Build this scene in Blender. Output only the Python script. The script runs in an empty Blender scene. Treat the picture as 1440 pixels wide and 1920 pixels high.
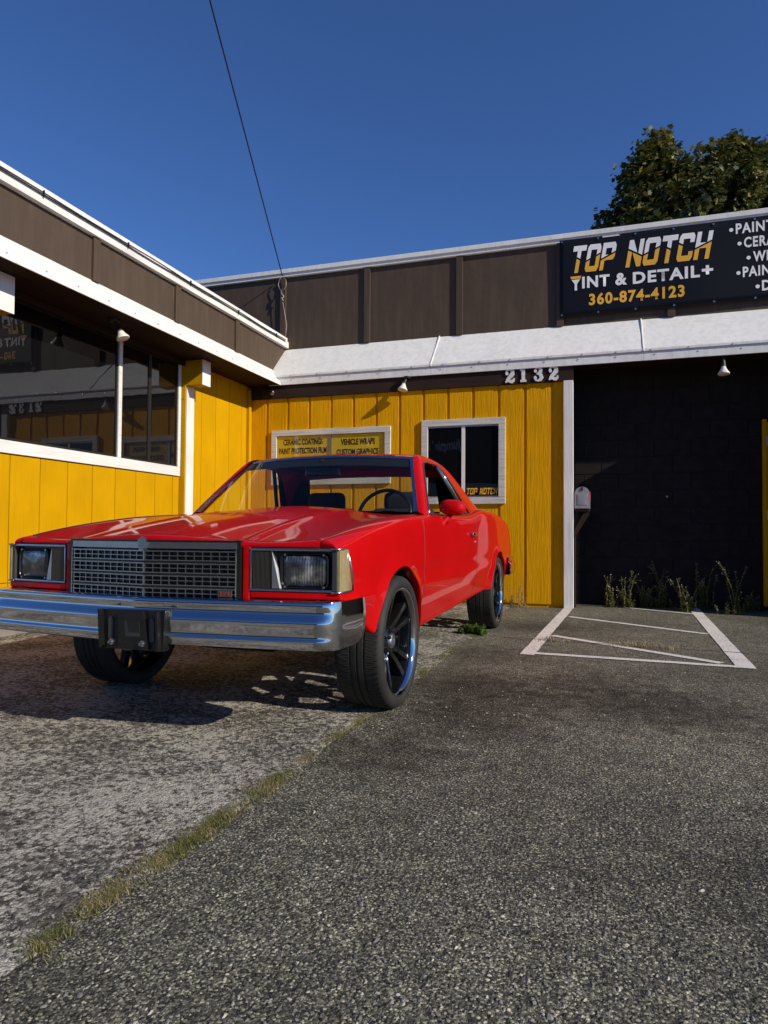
import bpy, bmesh, math, random
import numpy as np
from mathutils import Vector, Matrix, noise
R = math.radians
PI = math.pi
rnd = random.Random(7)
SC = bpy.context.scene
COL = SC.collection

# ------------------------------------------------------------------ camera, sky, sun, exposure
YAW, PITCH, ROLL, FPX = 0.3149, 0.0288, 0.0068, 1253.0
CAM = Vector((4.6456, -8.1356, 0.8851))
fwd = Vector((-math.sin(YAW) * math.cos(PITCH), math.cos(YAW) * math.cos(PITCH), math.sin(PITCH)))
rgt0 = Vector((math.cos(YAW), math.sin(YAW), 0))
up0 = rgt0.cross(fwd)
rgt = rgt0 * math.cos(ROLL) + up0 * math.sin(ROLL)
upv = -rgt0 * math.sin(ROLL) + up0 * math.cos(ROLL)
cam_d = bpy.data.cameras.new('camera')
cam_d.sensor_fit = 'VERTICAL'
cam_d.sensor_height = 24.0
cam_d.lens = 24.0 * FPX / 1920.0
cam_d.clip_end = 2000
cam_d.clip_start = 0.02
cam = bpy.data.objects.new('camera', cam_d)
COL.objects.link(cam)
mw = Matrix((rgt, upv, -fwd)).transposed().to_4x4()
mw.translation = CAM
cam.matrix_world = mw
SC.camera = cam

SUN_PHI, SUN_EL = R(17.0), R(29.0)          # azimuth measured from +X towards -Y
to_sun = Vector((math.cos(SUN_PHI) * math.cos(SUN_EL), -math.sin(SUN_PHI) * math.cos(SUN_EL), math.sin(SUN_EL)))
world = bpy.data.worlds.new('World')
SC.world = world
world.use_nodes = True
wn = world.node_tree
sky = wn.nodes.new('ShaderNodeTexSky')
sky.sky_type = 'NISHITA'
sky.sun_disc = False
sky.sun_elevation = SUN_EL
sky.sun_rotation = R(90) + SUN_PHI
sky.altitude = 0
sky.air_density = 0.9
sky.dust_density = 0.1
sky.ozone_density = 3.0
bg = wn.nodes['Background']
tint = wn.nodes.new('ShaderNodeMix')
tint.data_type = 'RGBA'
tint.blend_type = 'MULTIPLY'
tint.inputs[0].default_value = 1.0
tint.inputs[7].default_value = (0.66, 0.97, 1.48, 1)
wn.links.new(sky.outputs[0], tint.inputs[6])
wn.links.new(tint.outputs[2], bg.inputs[0])
bg.inputs[1].default_value = 0.080
sun_d = bpy.data.lights.new('sun', 'SUN')
sun_d.energy = 5.0
sun_d.angle = R(0.53)
sun_d.color = (1.0, 0.895, 0.72)
sun = bpy.data.objects.new('sun', sun_d)
COL.objects.link(sun)
sun.rotation_euler = to_sun.to_track_quat('Z', 'Y').to_euler()
sun.location = (20, -10, 15)
vs = SC.view_settings
vs.view_transform = 'Standard'
vs.look = 'None'
vs.exposure = 0.0
vs.gamma = 1.0
vs.use_curve_mapping = False
SC.cycles.max_bounces = 8
SC.cycles.transparent_max_bounces = 12
SC.cycles.use_denoising = True


# ------------------------------------------------------------------ materials
def nodes_of(name):
    m = bpy.data.materials.new(name)
    m.use_nodes = True
    nt = m.node_tree
    return m, nt, nt.nodes['Principled BSDF']


def N(nt, kind, **kw):
    n = nt.nodes.new(kind)
    for k, v in kw.items():
        if k.startswith('i_'):
            n.inputs[k[2:].replace('_', ' ')].default_value = v
        else:
            setattr(n, k, v)
    return n


def ramp(nt, fac, stops):
    r = nt.nodes.new('ShaderNodeValToRGB')
    e = r.color_ramp.elements
    while len(e) < len(stops):
        e.new(0.5)
    for i, (p, c) in enumerate(stops):
        e[i].position = p
        e[i].color = (c[0], c[1], c[2], 1) if not isinstance(c, (int, float)) else (c, c, c, 1)
    nt.links.new(fac, r.inputs[0])
    return r


def mixc(nt, fac, a, b, mode='MIX'):
    m = nt.nodes.new('ShaderNodeMix')
    m.data_type = 'RGBA'
    m.blend_type = mode
    m.clamp_factor = True
    for sock, val in ((m.inputs[0], fac), (m.inputs[6], a), (m.inputs[7], b)):
        if isinstance(val, (tuple, list)):
            sock.default_value = (val[0], val[1], val[2], 1)
        elif isinstance(val, (int, float)):
            sock.default_value = val
        else:
            nt.links.new(val, sock)
    return m.outputs[2]


def bump(nt, bsdf, height, strength=0.3, dist=0.01, prev=None):
    b = nt.nodes.new('ShaderNodeBump')
    b.inputs['Strength'].default_value = strength
    b.inputs['Distance'].default_value = dist
    nt.links.new(height, b.inputs['Height'])
    if prev is not None:
        nt.links.new(prev, b.inputs['Normal'])
    nt.links.new(b.outputs[0], bsdf.inputs['Normal'])
    return b.outputs[0]


def mapping(nt, scale=(1, 1, 1), src='Object', rand=False):
    tc = nt.nodes.new('ShaderNodeTexCoord')
    mp = nt.nodes.new('ShaderNodeMapping')
    mp.inputs['Scale'].default_value = scale
    nt.links.new(tc.outputs[src], mp.inputs[0])
    if rand:
        oi = nt.nodes.new('ShaderNodeObjectInfo')
        mu = nt.nodes.new('ShaderNodeVectorMath')
        mu.operation = 'SCALE'
        mu.inputs[0].default_value = (37.0, 91.0, 53.0)
        nt.links.new(oi.outputs['Random'], mu.inputs['Scale'])
        nt.links.new(mu.outputs[0], mp.inputs['Location'])
    return mp.outputs[0]


def noise_tex(nt, vec, scale, detail=4, rough=0.55):
    n = nt.nodes.new('ShaderNodeTexNoise')
    n.inputs['Scale'].default_value = scale
    n.inputs['Detail'].default_value = detail
    n.inputs['Roughness'].default_value = rough
    nt.links.new(vec, n.inputs['Vector'])
    return n


def plain(name, col, rough=0.5, metal=0.0, spec=0.5, var=0.0, vscale=6.0, bumpv=0.0, bscale=60.0, coat=0.0, rand=True):
    m, nt, b = nodes_of(name)
    b.inputs['Roughness'].default_value = rough
    b.inputs['Metallic'].default_value = metal
    b.inputs['Specular IOR Level'].default_value = spec
    b.inputs['Coat Weight'].default_value = coat
    b.inputs['Base Color'].default_value = (*col, 1)
    if var > 0 or bumpv > 0:
        vec = mapping(nt, rand=rand)
        if var > 0:
            n = noise_tex(nt, vec, vscale, 5)
            d = tuple(c * (1 - var) for c in col)
            l = tuple(min(1, c * (1 + var * 0.6)) for c in col)
            r = ramp(nt, n.outputs[0], [(0.3, d), (0.7, l)])
            nt.links.new(r.outputs[0], b.inputs['Base Color'])
            rr = ramp(nt, n.outputs[0], [(0.3, min(1, rough * 1.15)), (0.7, rough * 0.9)])
            nt.links.new(rr.outputs[0], b.inputs['Roughness'])
        if bumpv > 0:
            n2 = noise_tex(nt, vec, bscale, 4)
            bump(nt, b, n2.outputs[0], bumpv, 0.01)
    return m


MT = {}
MT['chrome'] = plain('chrome', (0.60, 0.61, 0.63), 0.06, 1.0, var=0.04, vscale=9)
MT['dull_chrome'] = plain('dull chrome trim', (0.46, 0.47, 0.50), 0.24, 1.0, var=0.1, vscale=14)
MT['alloy'] = plain('aluminium', (0.55, 0.56, 0.58), 0.35, 1.0, var=0.15, vscale=20)
MT['black_plastic'] = plain('black plastic', (0.010, 0.010, 0.011), 0.28, var=0.3, vscale=8)
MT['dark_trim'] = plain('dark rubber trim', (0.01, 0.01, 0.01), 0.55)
MT['interior'] = plain('dark cabin fabric', (0.012, 0.012, 0.014), 0.85, var=0.3)
MT['underbody'] = plain('underbody', (0.012, 0.011, 0.010), 0.9, var=0.4)
MT['gloss_black'] = plain('gloss black wheel', (0.006, 0.006, 0.007), 0.12, coat=0.5)
MT['brick_dark'] = plain('dark painted block', (0.019, 0.015, 0.014), 0.7, spec=0.12, var=0.25, vscale=9, bumpv=0.5, bscale=140)
MT['mortar'] = plain('dark painted joint', (0.008, 0.007, 0.007), 0.8)
MT['flood_glass'] = plain('frosted bulb glass', (0.75, 0.73, 0.68), 0.25, var=0.1, vscale=20)
MT['black_metal'] = plain('black painted metal', (0.01, 0.01, 0.01), 0.5)
MT['bolt'] = plain('zinc bolt', (0.5, 0.5, 0.5), 0.3, 1.0)
MT['wire'] = plain('black cable', (0.008, 0.008, 0.009), 0.6)
MT['steel_wire'] = plain('galvanised wire', (0.25, 0.23, 0.22), 0.5, 0.6)
MT['letter_white'] = plain('white vinyl', (0.82, 0.82, 0.83), 0.42, var=0.06)
MT['letter_gold'] = plain('gold vinyl', (0.78, 0.42, 0.03), 0.42, var=0.06)
MT['letter_black'] = plain('black print', (0.012, 0.011, 0.008), 0.6)
MT['poster_yellow'] = plain('yellow poster', (0.80, 0.55, 0.015), 0.5, var=0.06, vscale=3)
MT['numeral'] = plain('white cast numeral', (0.74, 0.74, 0.74), 0.45, var=0.25, vscale=30)
MT['amber'] = plain('cream marker lens', (0.33, 0.27, 0.14), 0.18, var=0.15, vscale=40, coat=0.4)
MT['red_lens'] = plain('red lamp lens', (0.55, 0.01, 0.01), 0.15, coat=0.5)
MT['emblem_red'] = plain('red emblem enamel', (0.28, 0.03, 0.015), 0.3)
MT['grey_plastic'] = plain('grey plastic', (0.05, 0.05, 0.052), 0.4, var=0.2)
MT['footing'] = plain('grey footing concrete', (0.20, 0.19, 0.17), 0.9, var=0.3, vscale=7, bumpv=0.4, bscale=60)


def mat_paint():
    m, nt, b = nodes_of('red car paint')
    vec = mapping(nt)
    n = noise_tex(nt, vec, 2.2, 3)
    r = ramp(nt, n.outputs[0], [(0.3, (0.43, 0.0006, 0.0012)), (0.7, (0.48, 0.0009, 0.0018))])
    nt.links.new(r.outputs[0], b.inputs['Base Color'])
    b.inputs['Roughness'].default_value = 0.5
    b.inputs['Specular IOR Level'].default_value = 0.08
    b.inputs['Coat Weight'].default_value = 0.62
    b.inputs['Coat IOR'].default_value = 1.36
    b.inputs['Coat Roughness'].default_value = 0.03
    n2 = noise_tex(nt, vec, 3.0, 2)
    bump(nt, b, n2.outputs[0], 0.02, 0.01)
    return m


def mat_white(name, col, dirt, streak=(14, 14, 1.2), rough=0.5, metal=0.0, amount=0.5):
    m, nt, b = nodes_of(name)
    vec = mapping(nt, streak, rand=True)
    n = noise_tex(nt, vec, 1.6, 6, 0.65)
    vec2 = mapping(nt, (1, 1, 1), rand=True)
    n2 = noise_tex(nt, vec2, 34, 4, 0.7)
    r = ramp(nt, n.outputs[0], [(0.36, dirt), (0.55, col), (1.0, col)])
    r2 = ramp(nt, n2.outputs[0], [(0.30, 1.0), (0.37, 0.0)])
    c = mixc(nt, amount, col, r.outputs[0])
    mm = nt.nodes.new('ShaderNodeMath')
    mm.operation = 'MULTIPLY'
    mm.inputs[1].default_value = amount * 0.8
    nt.links.new(r2.outputs[0], mm.inputs[0])
    c2 = mixc(nt, mm.outputs[0], c, tuple(x * 0.55 for x in dirt))
    nt.links.new(c2, b.inputs['Base Color'])
    b.inputs['Roughness'].default_value = rough
    b.inputs['Metallic'].default_value = metal
    n4 = noise_tex(nt, mapping(nt, (1, 1, 1), rand=True), 2.6, 3, 0.5)
    pb_ = bump(nt, b, n4.outputs[0], 0.35, 0.03)
    bump(nt, b, n2.outputs[0], 0.15, 0.004, pb_)
    return m


def mat_wood(name, col, grain=0.25, rough=0.55, bumpk=0.6, axis='Z'):
    """painted rough-sawn timber, grain along local axis"""
    m, nt, b = nodes_of(name)
    s = {'Z': (42, 42, 2.2), 'Y': (42, 2.2, 42), 'X': (2.2, 42, 42)}[axis]
    vec = mapping(nt, s, rand=True)
    n = noise_tex(nt, vec, 1.0, 7, 0.68)
    vec2 = mapping(nt, (1, 1, 1), rand=True)
    n2 = noise_tex(nt, vec2, 2.0, 4)
    n3 = noise_tex(nt, mapping(nt, tuple(x * 2.4 for x in s), rand=True), 1.0, 3, 0.6)
    r = ramp(nt, n.outputs[0], [(0.32, tuple(c * (1 - grain) for c in col)), (0.52, col), (0.8, tuple(min(1, c * (1 + grain * 0.25)) for c in col))])
    r2 = ramp(nt, n2.outputs[0], [(0.3, 0.86), (0.7, 1.04)])
    c = mixc(nt, 1.0, r.outputs[0], r2.outputs[0], 'MULTIPLY')
    nt.links.new(c, b.inputs['Base Color'])
    b.inputs['Roughness'].default_value = rough
    b.inputs['Specular IOR Level'].default_value = 0.10
    add = nt.nodes.new('ShaderNodeMath')
    add.operation = 'ADD'
    nt.links.new(n.outputs[0], add.inputs[0])
    nt.links.new(n3.outputs[0], add.inputs[1])
    bump(nt, b, add.outputs[0], bumpk, 0.006)
    return m


def mat_glass(name, tint=(1, 1, 1), rough=0.0, boost=1.0):
    m = bpy.data.materials.new(name)
    m.use_nodes = True
    nt = m.node_tree
    nt.nodes.clear()
    out = nt.nodes.new('ShaderNodeOutputMaterial')
    tr = N(nt, 'ShaderNodeBsdfTransparent')
    tr.inputs[0].default_value = (*tint, 1)
    gl = N(nt, 'ShaderNodeBsdfGlossy')
    gl.inputs['Roughness'].default_value = rough
    lw_ = N(nt, 'ShaderNodeLayerWeight')
    lw_.inputs[0].default_value = 0.5
    pw = N(nt, 'ShaderNodeMath', operation='POWER')
    nt.links.new(lw_.outputs['Facing'], pw.inputs[0])
    pw.inputs[1].default_value = 5.0
    mu = N(nt, 'ShaderNodeMath', operation='MULTIPLY_ADD')
    mu.inputs[1].default_value = 0.95 * boost
    mu.inputs[2].default_value = 0.045 * boost
    mu.use_clamp = True
    nt.links.new(pw.outputs[0], mu.inputs[0])
    mx = N(nt, 'ShaderNodeMixShader')
    nt.links.new(mu.outputs[0], mx.inputs[0])
    nt.links.new(tr.outputs[0], mx.inputs[1])
    nt.links.new(gl.outputs[0], mx.inputs[2])
    nt.links.new(mx.outputs[0], out.inputs[0])
    return m


def mat_tinted():
    m, nt, b = nodes_of('dark tinted window glass')
    b.inputs['Base Color'].default_value = (0.004, 0.004, 0.005, 1)
    b.inputs['Roughness'].default_value = 0.015
    b.inputs['IOR'].default_value = 1.55
    b.inputs['Specular IOR Level'].default_value = 0.75
    n = noise_tex(nt, mapping(nt), 3.0, 2)
    bump(nt, b, n.outputs[0], 0.05, 0.01)
    return m


def mat_asphalt():
    m, nt, b = nodes_of('worn asphalt')
    vec = mapping(nt)
    v1 = N(nt, 'ShaderNodeTexVoronoi')
    v1.inputs['Scale'].default_value = 100
    nt.links.new(vec, v1.inputs['Vector'])
    v2 = N(nt, 'ShaderNodeTexVoronoi')
    v2.inputs['Scale'].default_value = 210
    nt.links.new(vec, v2.inputs['Vector'])
    sep = N(nt, 'ShaderNodeSeparateColor')
    nt.links.new(v1.outputs['Color'], sep.inputs[0])
    sep2 = N(nt, 'ShaderNodeSeparateColor')
    nt.links.new(v2.outputs['Color'], sep2.inputs[0])
    stone = ramp(nt, sep.outputs[0], [(0.0, (0.040, 0.038, 0.035)), (0.40, (0.105, 0.098, 0.088)), (0.70, (0.20, 0.186, 0.162)), (0.90, (0.33, 0.305, 0.255)), (0.97, (0.48, 0.435, 0.35)), (1.0, (0.66, 0.60, 0.48))])
    stone2 = ramp(nt, sep2.outputs[0], [(0.0, (0.020, 0.019, 0.018)), (0.5, (0.070, 0.066, 0.059)), (0.85, (0.19, 0.177, 0.153)), (1.0, (0.48, 0.44, 0.36))])
    warp = noise_tex(nt, vec, 320, 3, 0.7)
    wadd = N(nt, 'ShaderNodeMath', operation='MULTIPLY_ADD')
    nt.links.new(warp.outputs[0], wadd.inputs[0])
    wadd.inputs[1].default_value = 0.55
    nt.links.new(v1.outputs['Distance'], wadd.inputs[2])
    edge = ramp(nt, wadd.outputs[0], [(0.52, 1.0), (0.72, 0.0)])
    c = mixc(nt, edge.outputs[0], stone2.outputs[0], stone.outputs[0])
    # large scale tonal patches, oil darkening and pale wear
    nb = noise_tex(nt, vec, 0.75, 5, 0.6)
    patch = ramp(nt, nb.outputs[0], [(0.30, (0.62, 0.61, 0.60)), (0.5, (0.98, 0.98, 0.97)), (0.7, (1.25, 1.22, 1.17))])
    c = mixc(nt, 1.0, c, patch.outputs[0], 'MULTIPLY')
    nm = noise_tex(nt, vec, 9, 4, 0.6)
    pm = ramp(nt, nm.outputs[0], [(0.3, 0.75), (0.7, 1.2)])
    c = mixc(nt, 1.0, c, pm.outputs[0], 'MULTIPLY')
    # oil stains where cars stop, beyond the stall
    tc = N(nt, 'ShaderNodeTexCoord')
    for (sx, sy, rad, k) in ((3.98, -4.35, 0.62, 0.36), (4.02, -5.0, 0.5, 0.42), (4.65, -4.4, 0.6, 0.5), (5.1, -4.5, 0.55, 0.48), (3.8, -5.6, 0.35, 0.55), (4.0, -1.7, 0.6, 0.6), (3.8, -3.3, 0.5, 0.6), (4.55, -3.9, 0.5, 0.65)):
        d = N(nt, 'ShaderNodeVectorMath', operation='DISTANCE')
        nt.links.new(tc.outputs['Object'], d.inputs[0])
        d.inputs[1].default_value = (sx, sy, 0)
        a = N(nt, 'ShaderNodeMath', operation='MULTIPLY_ADD')
        nt.links.new(nm.outputs[0], a.inputs[0])
        a.inputs[1].default_value = 0.55
        nt.links.new(d.outputs['Value'], a.inputs[2])
        rr = ramp(nt, a.outputs[0], [(0.30 + rad * 0.2, (k, k * 0.97, k * 0.95)), (0.30 + rad, (1, 1, 1))])
        c = mixc(nt, 1.0, c, rr.outputs[0], 'MULTIPLY')
    c = mixc(nt, 1.0, c, (1.10, 1.13, 1.03), 'MULTIPLY')
    nt.links.new(c, b.inputs['Base Color'])
    b.inputs['Roughness'].default_value = 0.8
    b.inputs['Specular IOR Level'].default_value = 0.25
    h = ramp(nt, v1.outputs['Distance'], [(0.0, 1.0), (0.75, 0.0)])
    h2 = ramp(nt, v2.outputs['Distance'], [(0.0, 0.5), (0.75, 0.0)])
    ad = N(nt, 'ShaderNodeMath', operation='ADD')
    nt.links.new(h.outputs[0], ad.inputs[0])
    nt.links.new(h2.outputs[0], ad.inputs[1])
    mu = N(nt, 'ShaderNodeMath', operation='MULTIPLY')
    nt.links.new(ad.outputs[0], mu.inputs[0])
    nt.links.new(sep.outputs[1], mu.inputs[1])
    bump(nt, b, mu.outputs[0], 0.9, 0.0065)
    return m


def mat_concrete():
    m, nt, b = nodes_of('worn exposed aggregate concrete')
    vec = mapping(nt)
    v1 = N(nt, 'ShaderNodeTexVoronoi')
    v1.inputs['Scale'].default_value = 75
    nt.links.new(vec, v1.inputs['Vector'])
    v2 = N(nt, 'ShaderNodeTexVoronoi')
    v2.inputs['Scale'].default_value = 160
    nt.links.new(vec, v2.inputs['Vector'])
    sep = N(nt, 'ShaderNodeSeparateColor')
    nt.links.new(v1.outputs['Color'], sep.inputs[0])
    stone = ramp(nt, sep.outputs[0], [(0.0, (0.025, 0.024, 0.022)), (0.4, (0.075, 0.070, 0.062)), (0.75, (0.17, 0.158, 0.138)), (1.0, (0.40, 0.37, 0.31))])
    n1 = noise_tex(nt, vec, 26.0, 6, 0.75)
    n2 = noise_tex(nt, vec, 62.0, 5, 0.8)
    n3 = noise_tex(nt, vec, 2.0, 4, 0.6)
    ad = N(nt, 'ShaderNodeMath', operation='MULTIPLY_ADD')
    nt.links.new(n2.outputs[0], ad.inputs[0])
    ad.inputs[1].default_value = 1.25
    nt.links.new(n1.outputs[0], ad.inputs[2])
    ad2 = N(nt, 'ShaderNodeMath', operation='MULTIPLY_ADD')
    nt.links.new(n3.outputs[0], ad2.inputs[0])
    ad2.inputs[1].default_value = 0.75
    nt.links.new(ad.outputs[0], ad2.inputs[2])
    paste = ramp(nt, ad2.outputs[0], [(0.494, 0.0), (0.522, 1.0)])
    paste.inputs[0].default_value = 0.5
    sc = N(nt, 'ShaderNodeMath', operation='MULTIPLY')
    sc.inputs[1].default_value = 0.331
    nt.links.new(ad2.outputs[0], sc.inputs[0])
    nt.links.new(sc.outputs[0], paste.inputs[0])
    c = mixc(nt, paste.outputs[0], stone.outputs[0], (0.54, 0.515, 0.45))
    pm = ramp(nt, n1.outputs[0], [(0.3, 0.72), (0.7, 1.15)])
    c = mixc(nt, 1.0, c, pm.outputs[0], 'MULTIPLY')
    nt.links.new(c, b.inputs['Base Color'])
    b.inputs['Roughness'].default_value = 0.9
    h = ramp(nt, v1.outputs['Distance'], [(0.0, 1.0), (0.7, 0.0)])
    h2 = ramp(nt, v2.outputs['Distance'], [(0.0, 0.6), (0.7, 0.0)])
    hm = N(nt, 'ShaderNodeMath', operation='ADD')
    nt.links.new(h.outputs[0], hm.inputs[0])
    nt.links.new(h2.outputs[0], hm.inputs[1])
    hp = N(nt, 'ShaderNodeMath', operation='MULTIPLY_ADD')
    nt.links.new(n2.outputs[0], hp.inputs[0])
    hp.inputs[1].default_value = 1.5
    nt.links.new(hm.outputs[0], hp.inputs[2])
    bump(nt, b, hp.outputs[0], 1.0, 0.011)
    return m


def mat_linepaint():
    m, nt, b = nodes_of('worn white line paint')
    vec = mapping(nt)
    v1 = N(nt, 'ShaderNodeTexVoronoi')
    v1.inputs['Scale'].default_value = 105
    nt.links.new(vec, v1.inputs['Vector'])
    n = noise_tex(nt, vec, 60, 5, 0.75)
    n2 = noise_tex(nt, vec, 4, 3, 0.5)
    ad = N(nt, 'ShaderNodeMath', operation='MULTIPLY_ADD')
    nt.links.new(n2.outputs[0], ad.inputs[0])
    ad.inputs[1].default_value = 0.35
    nt.links.new(n.outputs[0], ad.inputs[2])
    wear = ramp(nt, ad.outputs[0], [(0.53, 1.0), (0.60, 0.0)])
    c = mixc(nt, wear.outputs[0], (0.68, 0.66, 0.62), (0.11, 0.105, 0.10))
    nt.links.new(c, b.inputs['Base Color'])
    b.inputs['Roughness'].default_value = 0.7
    bump(nt, b, v1.outputs['Distance'], 0.8, -0.005)
    return m


def mat_banner():
    m, nt, b = nodes_of('dark navy banner vinyl')
    b.inputs['Base Color'].default_value = (0.004, 0.005, 0.010, 1)
    b.inputs['Roughness'].default_value = 0.5
    b.inputs['Specular IOR Level'].default_value = 0.2
    return m


def mat_leaf(name, a, bb, c3, rough=0.5, trans=0.25):
    m, nt, b = nodes_of(name)
    g = N(nt, 'ShaderNodeNewGeometry')
    r = ramp(nt, g.outputs['Random Per Island'], [(0.0, a), (0.6, bb), (1.0, c3)])
    nt.links.new(r.outputs[0], b.inputs['Base Color'])
    b.inputs['Roughness'].default_value = rough
    b.inputs['Transmission Weight'].default_value = 0.0
    b.inputs['Subsurface Weight'].default_value = 0.0
    tl = N(nt, 'ShaderNodeBsdfTranslucent')
    nt.links.new(r.outputs[0], tl.inputs[0])
    mx = N(nt, 'ShaderNodeMixShader')
    mx.inputs[0].default_value = trans
    nt.links.new(b.outputs[0], mx.inputs[1])
    nt.links.new(tl.outputs[0], mx.inputs[2])
    nt.links.new(mx.outputs[0], nt.nodes['Material Output'].inputs[0])
    return m


def mat_headlamp():
    m, nt, b = nodes_of('fluted headlamp glass')
    vec = mapping(nt)
    w = N(nt, 'ShaderNodeTexWave', wave_type='BANDS', bands_direction='X')
    w.inputs['Scale'].default_value = 26
    w.inputs['Distortion'].default_value = 1.5
    nt.links.new(vec, w.inputs['Vector'])
    n = noise_tex(nt, vec, 14, 3)
    r = ramp(nt, n.outputs[0], [(0.34, (0.03, 0.03, 0.032)), (0.54, (0.12, 0.12, 0.12)), (0.70, (0.5, 0.5, 0.5))])
    nt.links.new(r.outputs[0], b.inputs['Base Color'])
    b.inputs['Metallic'].default_value = 0.6
    b.inputs['Roughness'].default_value = 0.2
    b.inputs['Coat Weight'].default_value = 0.7
    ad = N(nt, 'ShaderNodeMath', operation='ADD')
    nt.links.new(w.outputs[0], ad.inputs[0])
    nt.links.new(n.outputs[0], ad.inputs[1])
    bump(nt, b, ad.outputs[0], 0.22, 0.01)
    return m


def mat_tyre():
    m, nt, b = nodes_of('tyre rubber')
    vec = mapping(nt, rand=True)
    n = noise_tex(nt, vec, 12, 5, 0.6)
    r = ramp(nt, n.outputs[0], [(0.3, (0.009, 0.009, 0.009)), (0.7, (0.021, 0.020, 0.019))])
    nt.links.new(r.outputs[0], b.inputs['Base Color'])
    b.inputs['Roughness'].default_value = 0.72
    n2 = noise_tex(nt, vec, 160, 2)
    bump(nt, b, n2.outputs[0], 0.15, 0.003)
    return m


def mat_posterlens():
    m, nt, b = nodes_of('ribbed smoked lens')
    b.inputs['Base Color'].default_value = (0.03, 0.027, 0.024, 1)
    b.inputs['Roughness'].default_value = 0.15
    b.inputs['Coat Weight'].default_value = 0.6
    return m


MT['paint'] = mat_paint()
MT['yellow'] = mat_wood('yellow painted rough siding', (0.70, 0.345, 0.0006), 0.13, 0.6, 0.8)
MT['yellow_smooth'] = mat_wood('yellow painted grooved siding', (0.57, 0.305, 0.0006), 0.07, 0.55, 0.2)
MT['yellow_beam'] = mat_wood('yellow painted beam', (0.56, 0.30, 0.0015), 0.12, 0.55, 0.3, 'X')
MT['brown'] = mat_white('brown painted panel', (0.058, 0.037, 0.0225), (0.080, 0.053, 0.034), (9, 9, 0.8), 0.72, 0, 0.7)
MT['brown_dark'] = mat_wood('dark brown timber', (0.035, 0.023, 0.019), 0.2, 0.6, 0.3, 'X')
MT['soffit'] = mat_wood('brown soffit board', (0.036, 0.022, 0.016), 0.25, 0.65, 0.3, 'Y')
MT['white_metal'] = mat_white('white painted flashing', (0.76, 0.76, 0.75), (0.56, 0.55, 0.52), (11, 11, 0.9), 0.42, 0, 0.42)
MT['white_wood'] = mat_wood('white painted timber', (0.76, 0.755, 0.74), 0.16, 0.55, 0.35)
MT['white_wood_h'] = mat_wood('white painted board', (0.76, 0.755, 0.74), 0.16, 0.55, 0.35, 'Y')
MT['grey_trim'] = mat_wood('weathered white window trim', (0.62, 0.61, 0.58), 0.3, 0.6, 0.6, 'X')
MT['tinted'] = mat_tinted()
MT['clear_glass'] = mat_glass('clear window glass', (0.97, 0.98, 0.97), 0.0, 1.0)
MT['car_glass'] = mat_glass('car window glass', (0.80, 0.84, 0.82), 0.0, 1.0)
MT['asphalt'] = mat_asphalt()
MT['concrete'] = mat_concrete()
MT['line'] = mat_linepaint()
MT['banner'] = mat_banner()
MT['headlamp'] = mat_headlamp()
MT['tyre'] = mat_tyre()
MT['ribbed'] = mat_posterlens()
MT['mailbox'] = mat_white('weathered mailbox tin', (0.38, 0.39, 0.40), (0.24, 0.24, 0.24), (6, 6, 3), 0.38, 0.35, 0.6)
MT['leaf'] = mat_leaf('maple leaf', (0.035, 0.050, 0.011), (0.095, 0.105, 0.02), (0.22, 0.17, 0.03))
MT['bark'] = plain('bark', (0.06, 0.045, 0.035), 0.9, var=0.4, vscale=9, bumpv=0.8, bscale=22)
MT['grass'] = mat_leaf('short grass', (0.07, 0.095, 0.02), (0.16, 0.175, 0.045), (0.36, 0.30, 0.12), 0.6, 0.3)
MT['dry_grass'] = mat_leaf('dry grass', (0.20, 0.16, 0.07), (0.32, 0.26, 0.12), (0.42, 0.36, 0.2), 0.7, 0.2)
MT['weed'] = mat_leaf('weed leaf', (0.08, 0.10, 0.025), (0.20, 0.20, 0.06), (0.34, 0.31, 0.12), 0.6, 0.25)
MT['flower'] = plain('pale weed flower', (0.42, 0.38, 0.24), 0.8)
MT['clover'] = mat_leaf('green weed leaf', (0.05, 0.11, 0.015), (0.11, 0.20, 0.03), (0.20, 0.28, 0.06), 0.5, 0.3)
MT['pebble'] = mat_leaf('loose stone', (0.10, 0.098, 0.09), (0.25, 0.24, 0.21), (0.5, 0.46, 0.38), 0.8, 0.0)
MT['far_wall'] = plain('dark stucco', (0.05, 0.05, 0.052), 0.8, var=0.2)
MT['far_band'] = plain('pale awning', (0.5, 0.5, 0.48), 0.7)
MT['roofing'] = plain('roofing felt', (0.08, 0.08, 0.08), 0.9, var=0.3)


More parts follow.
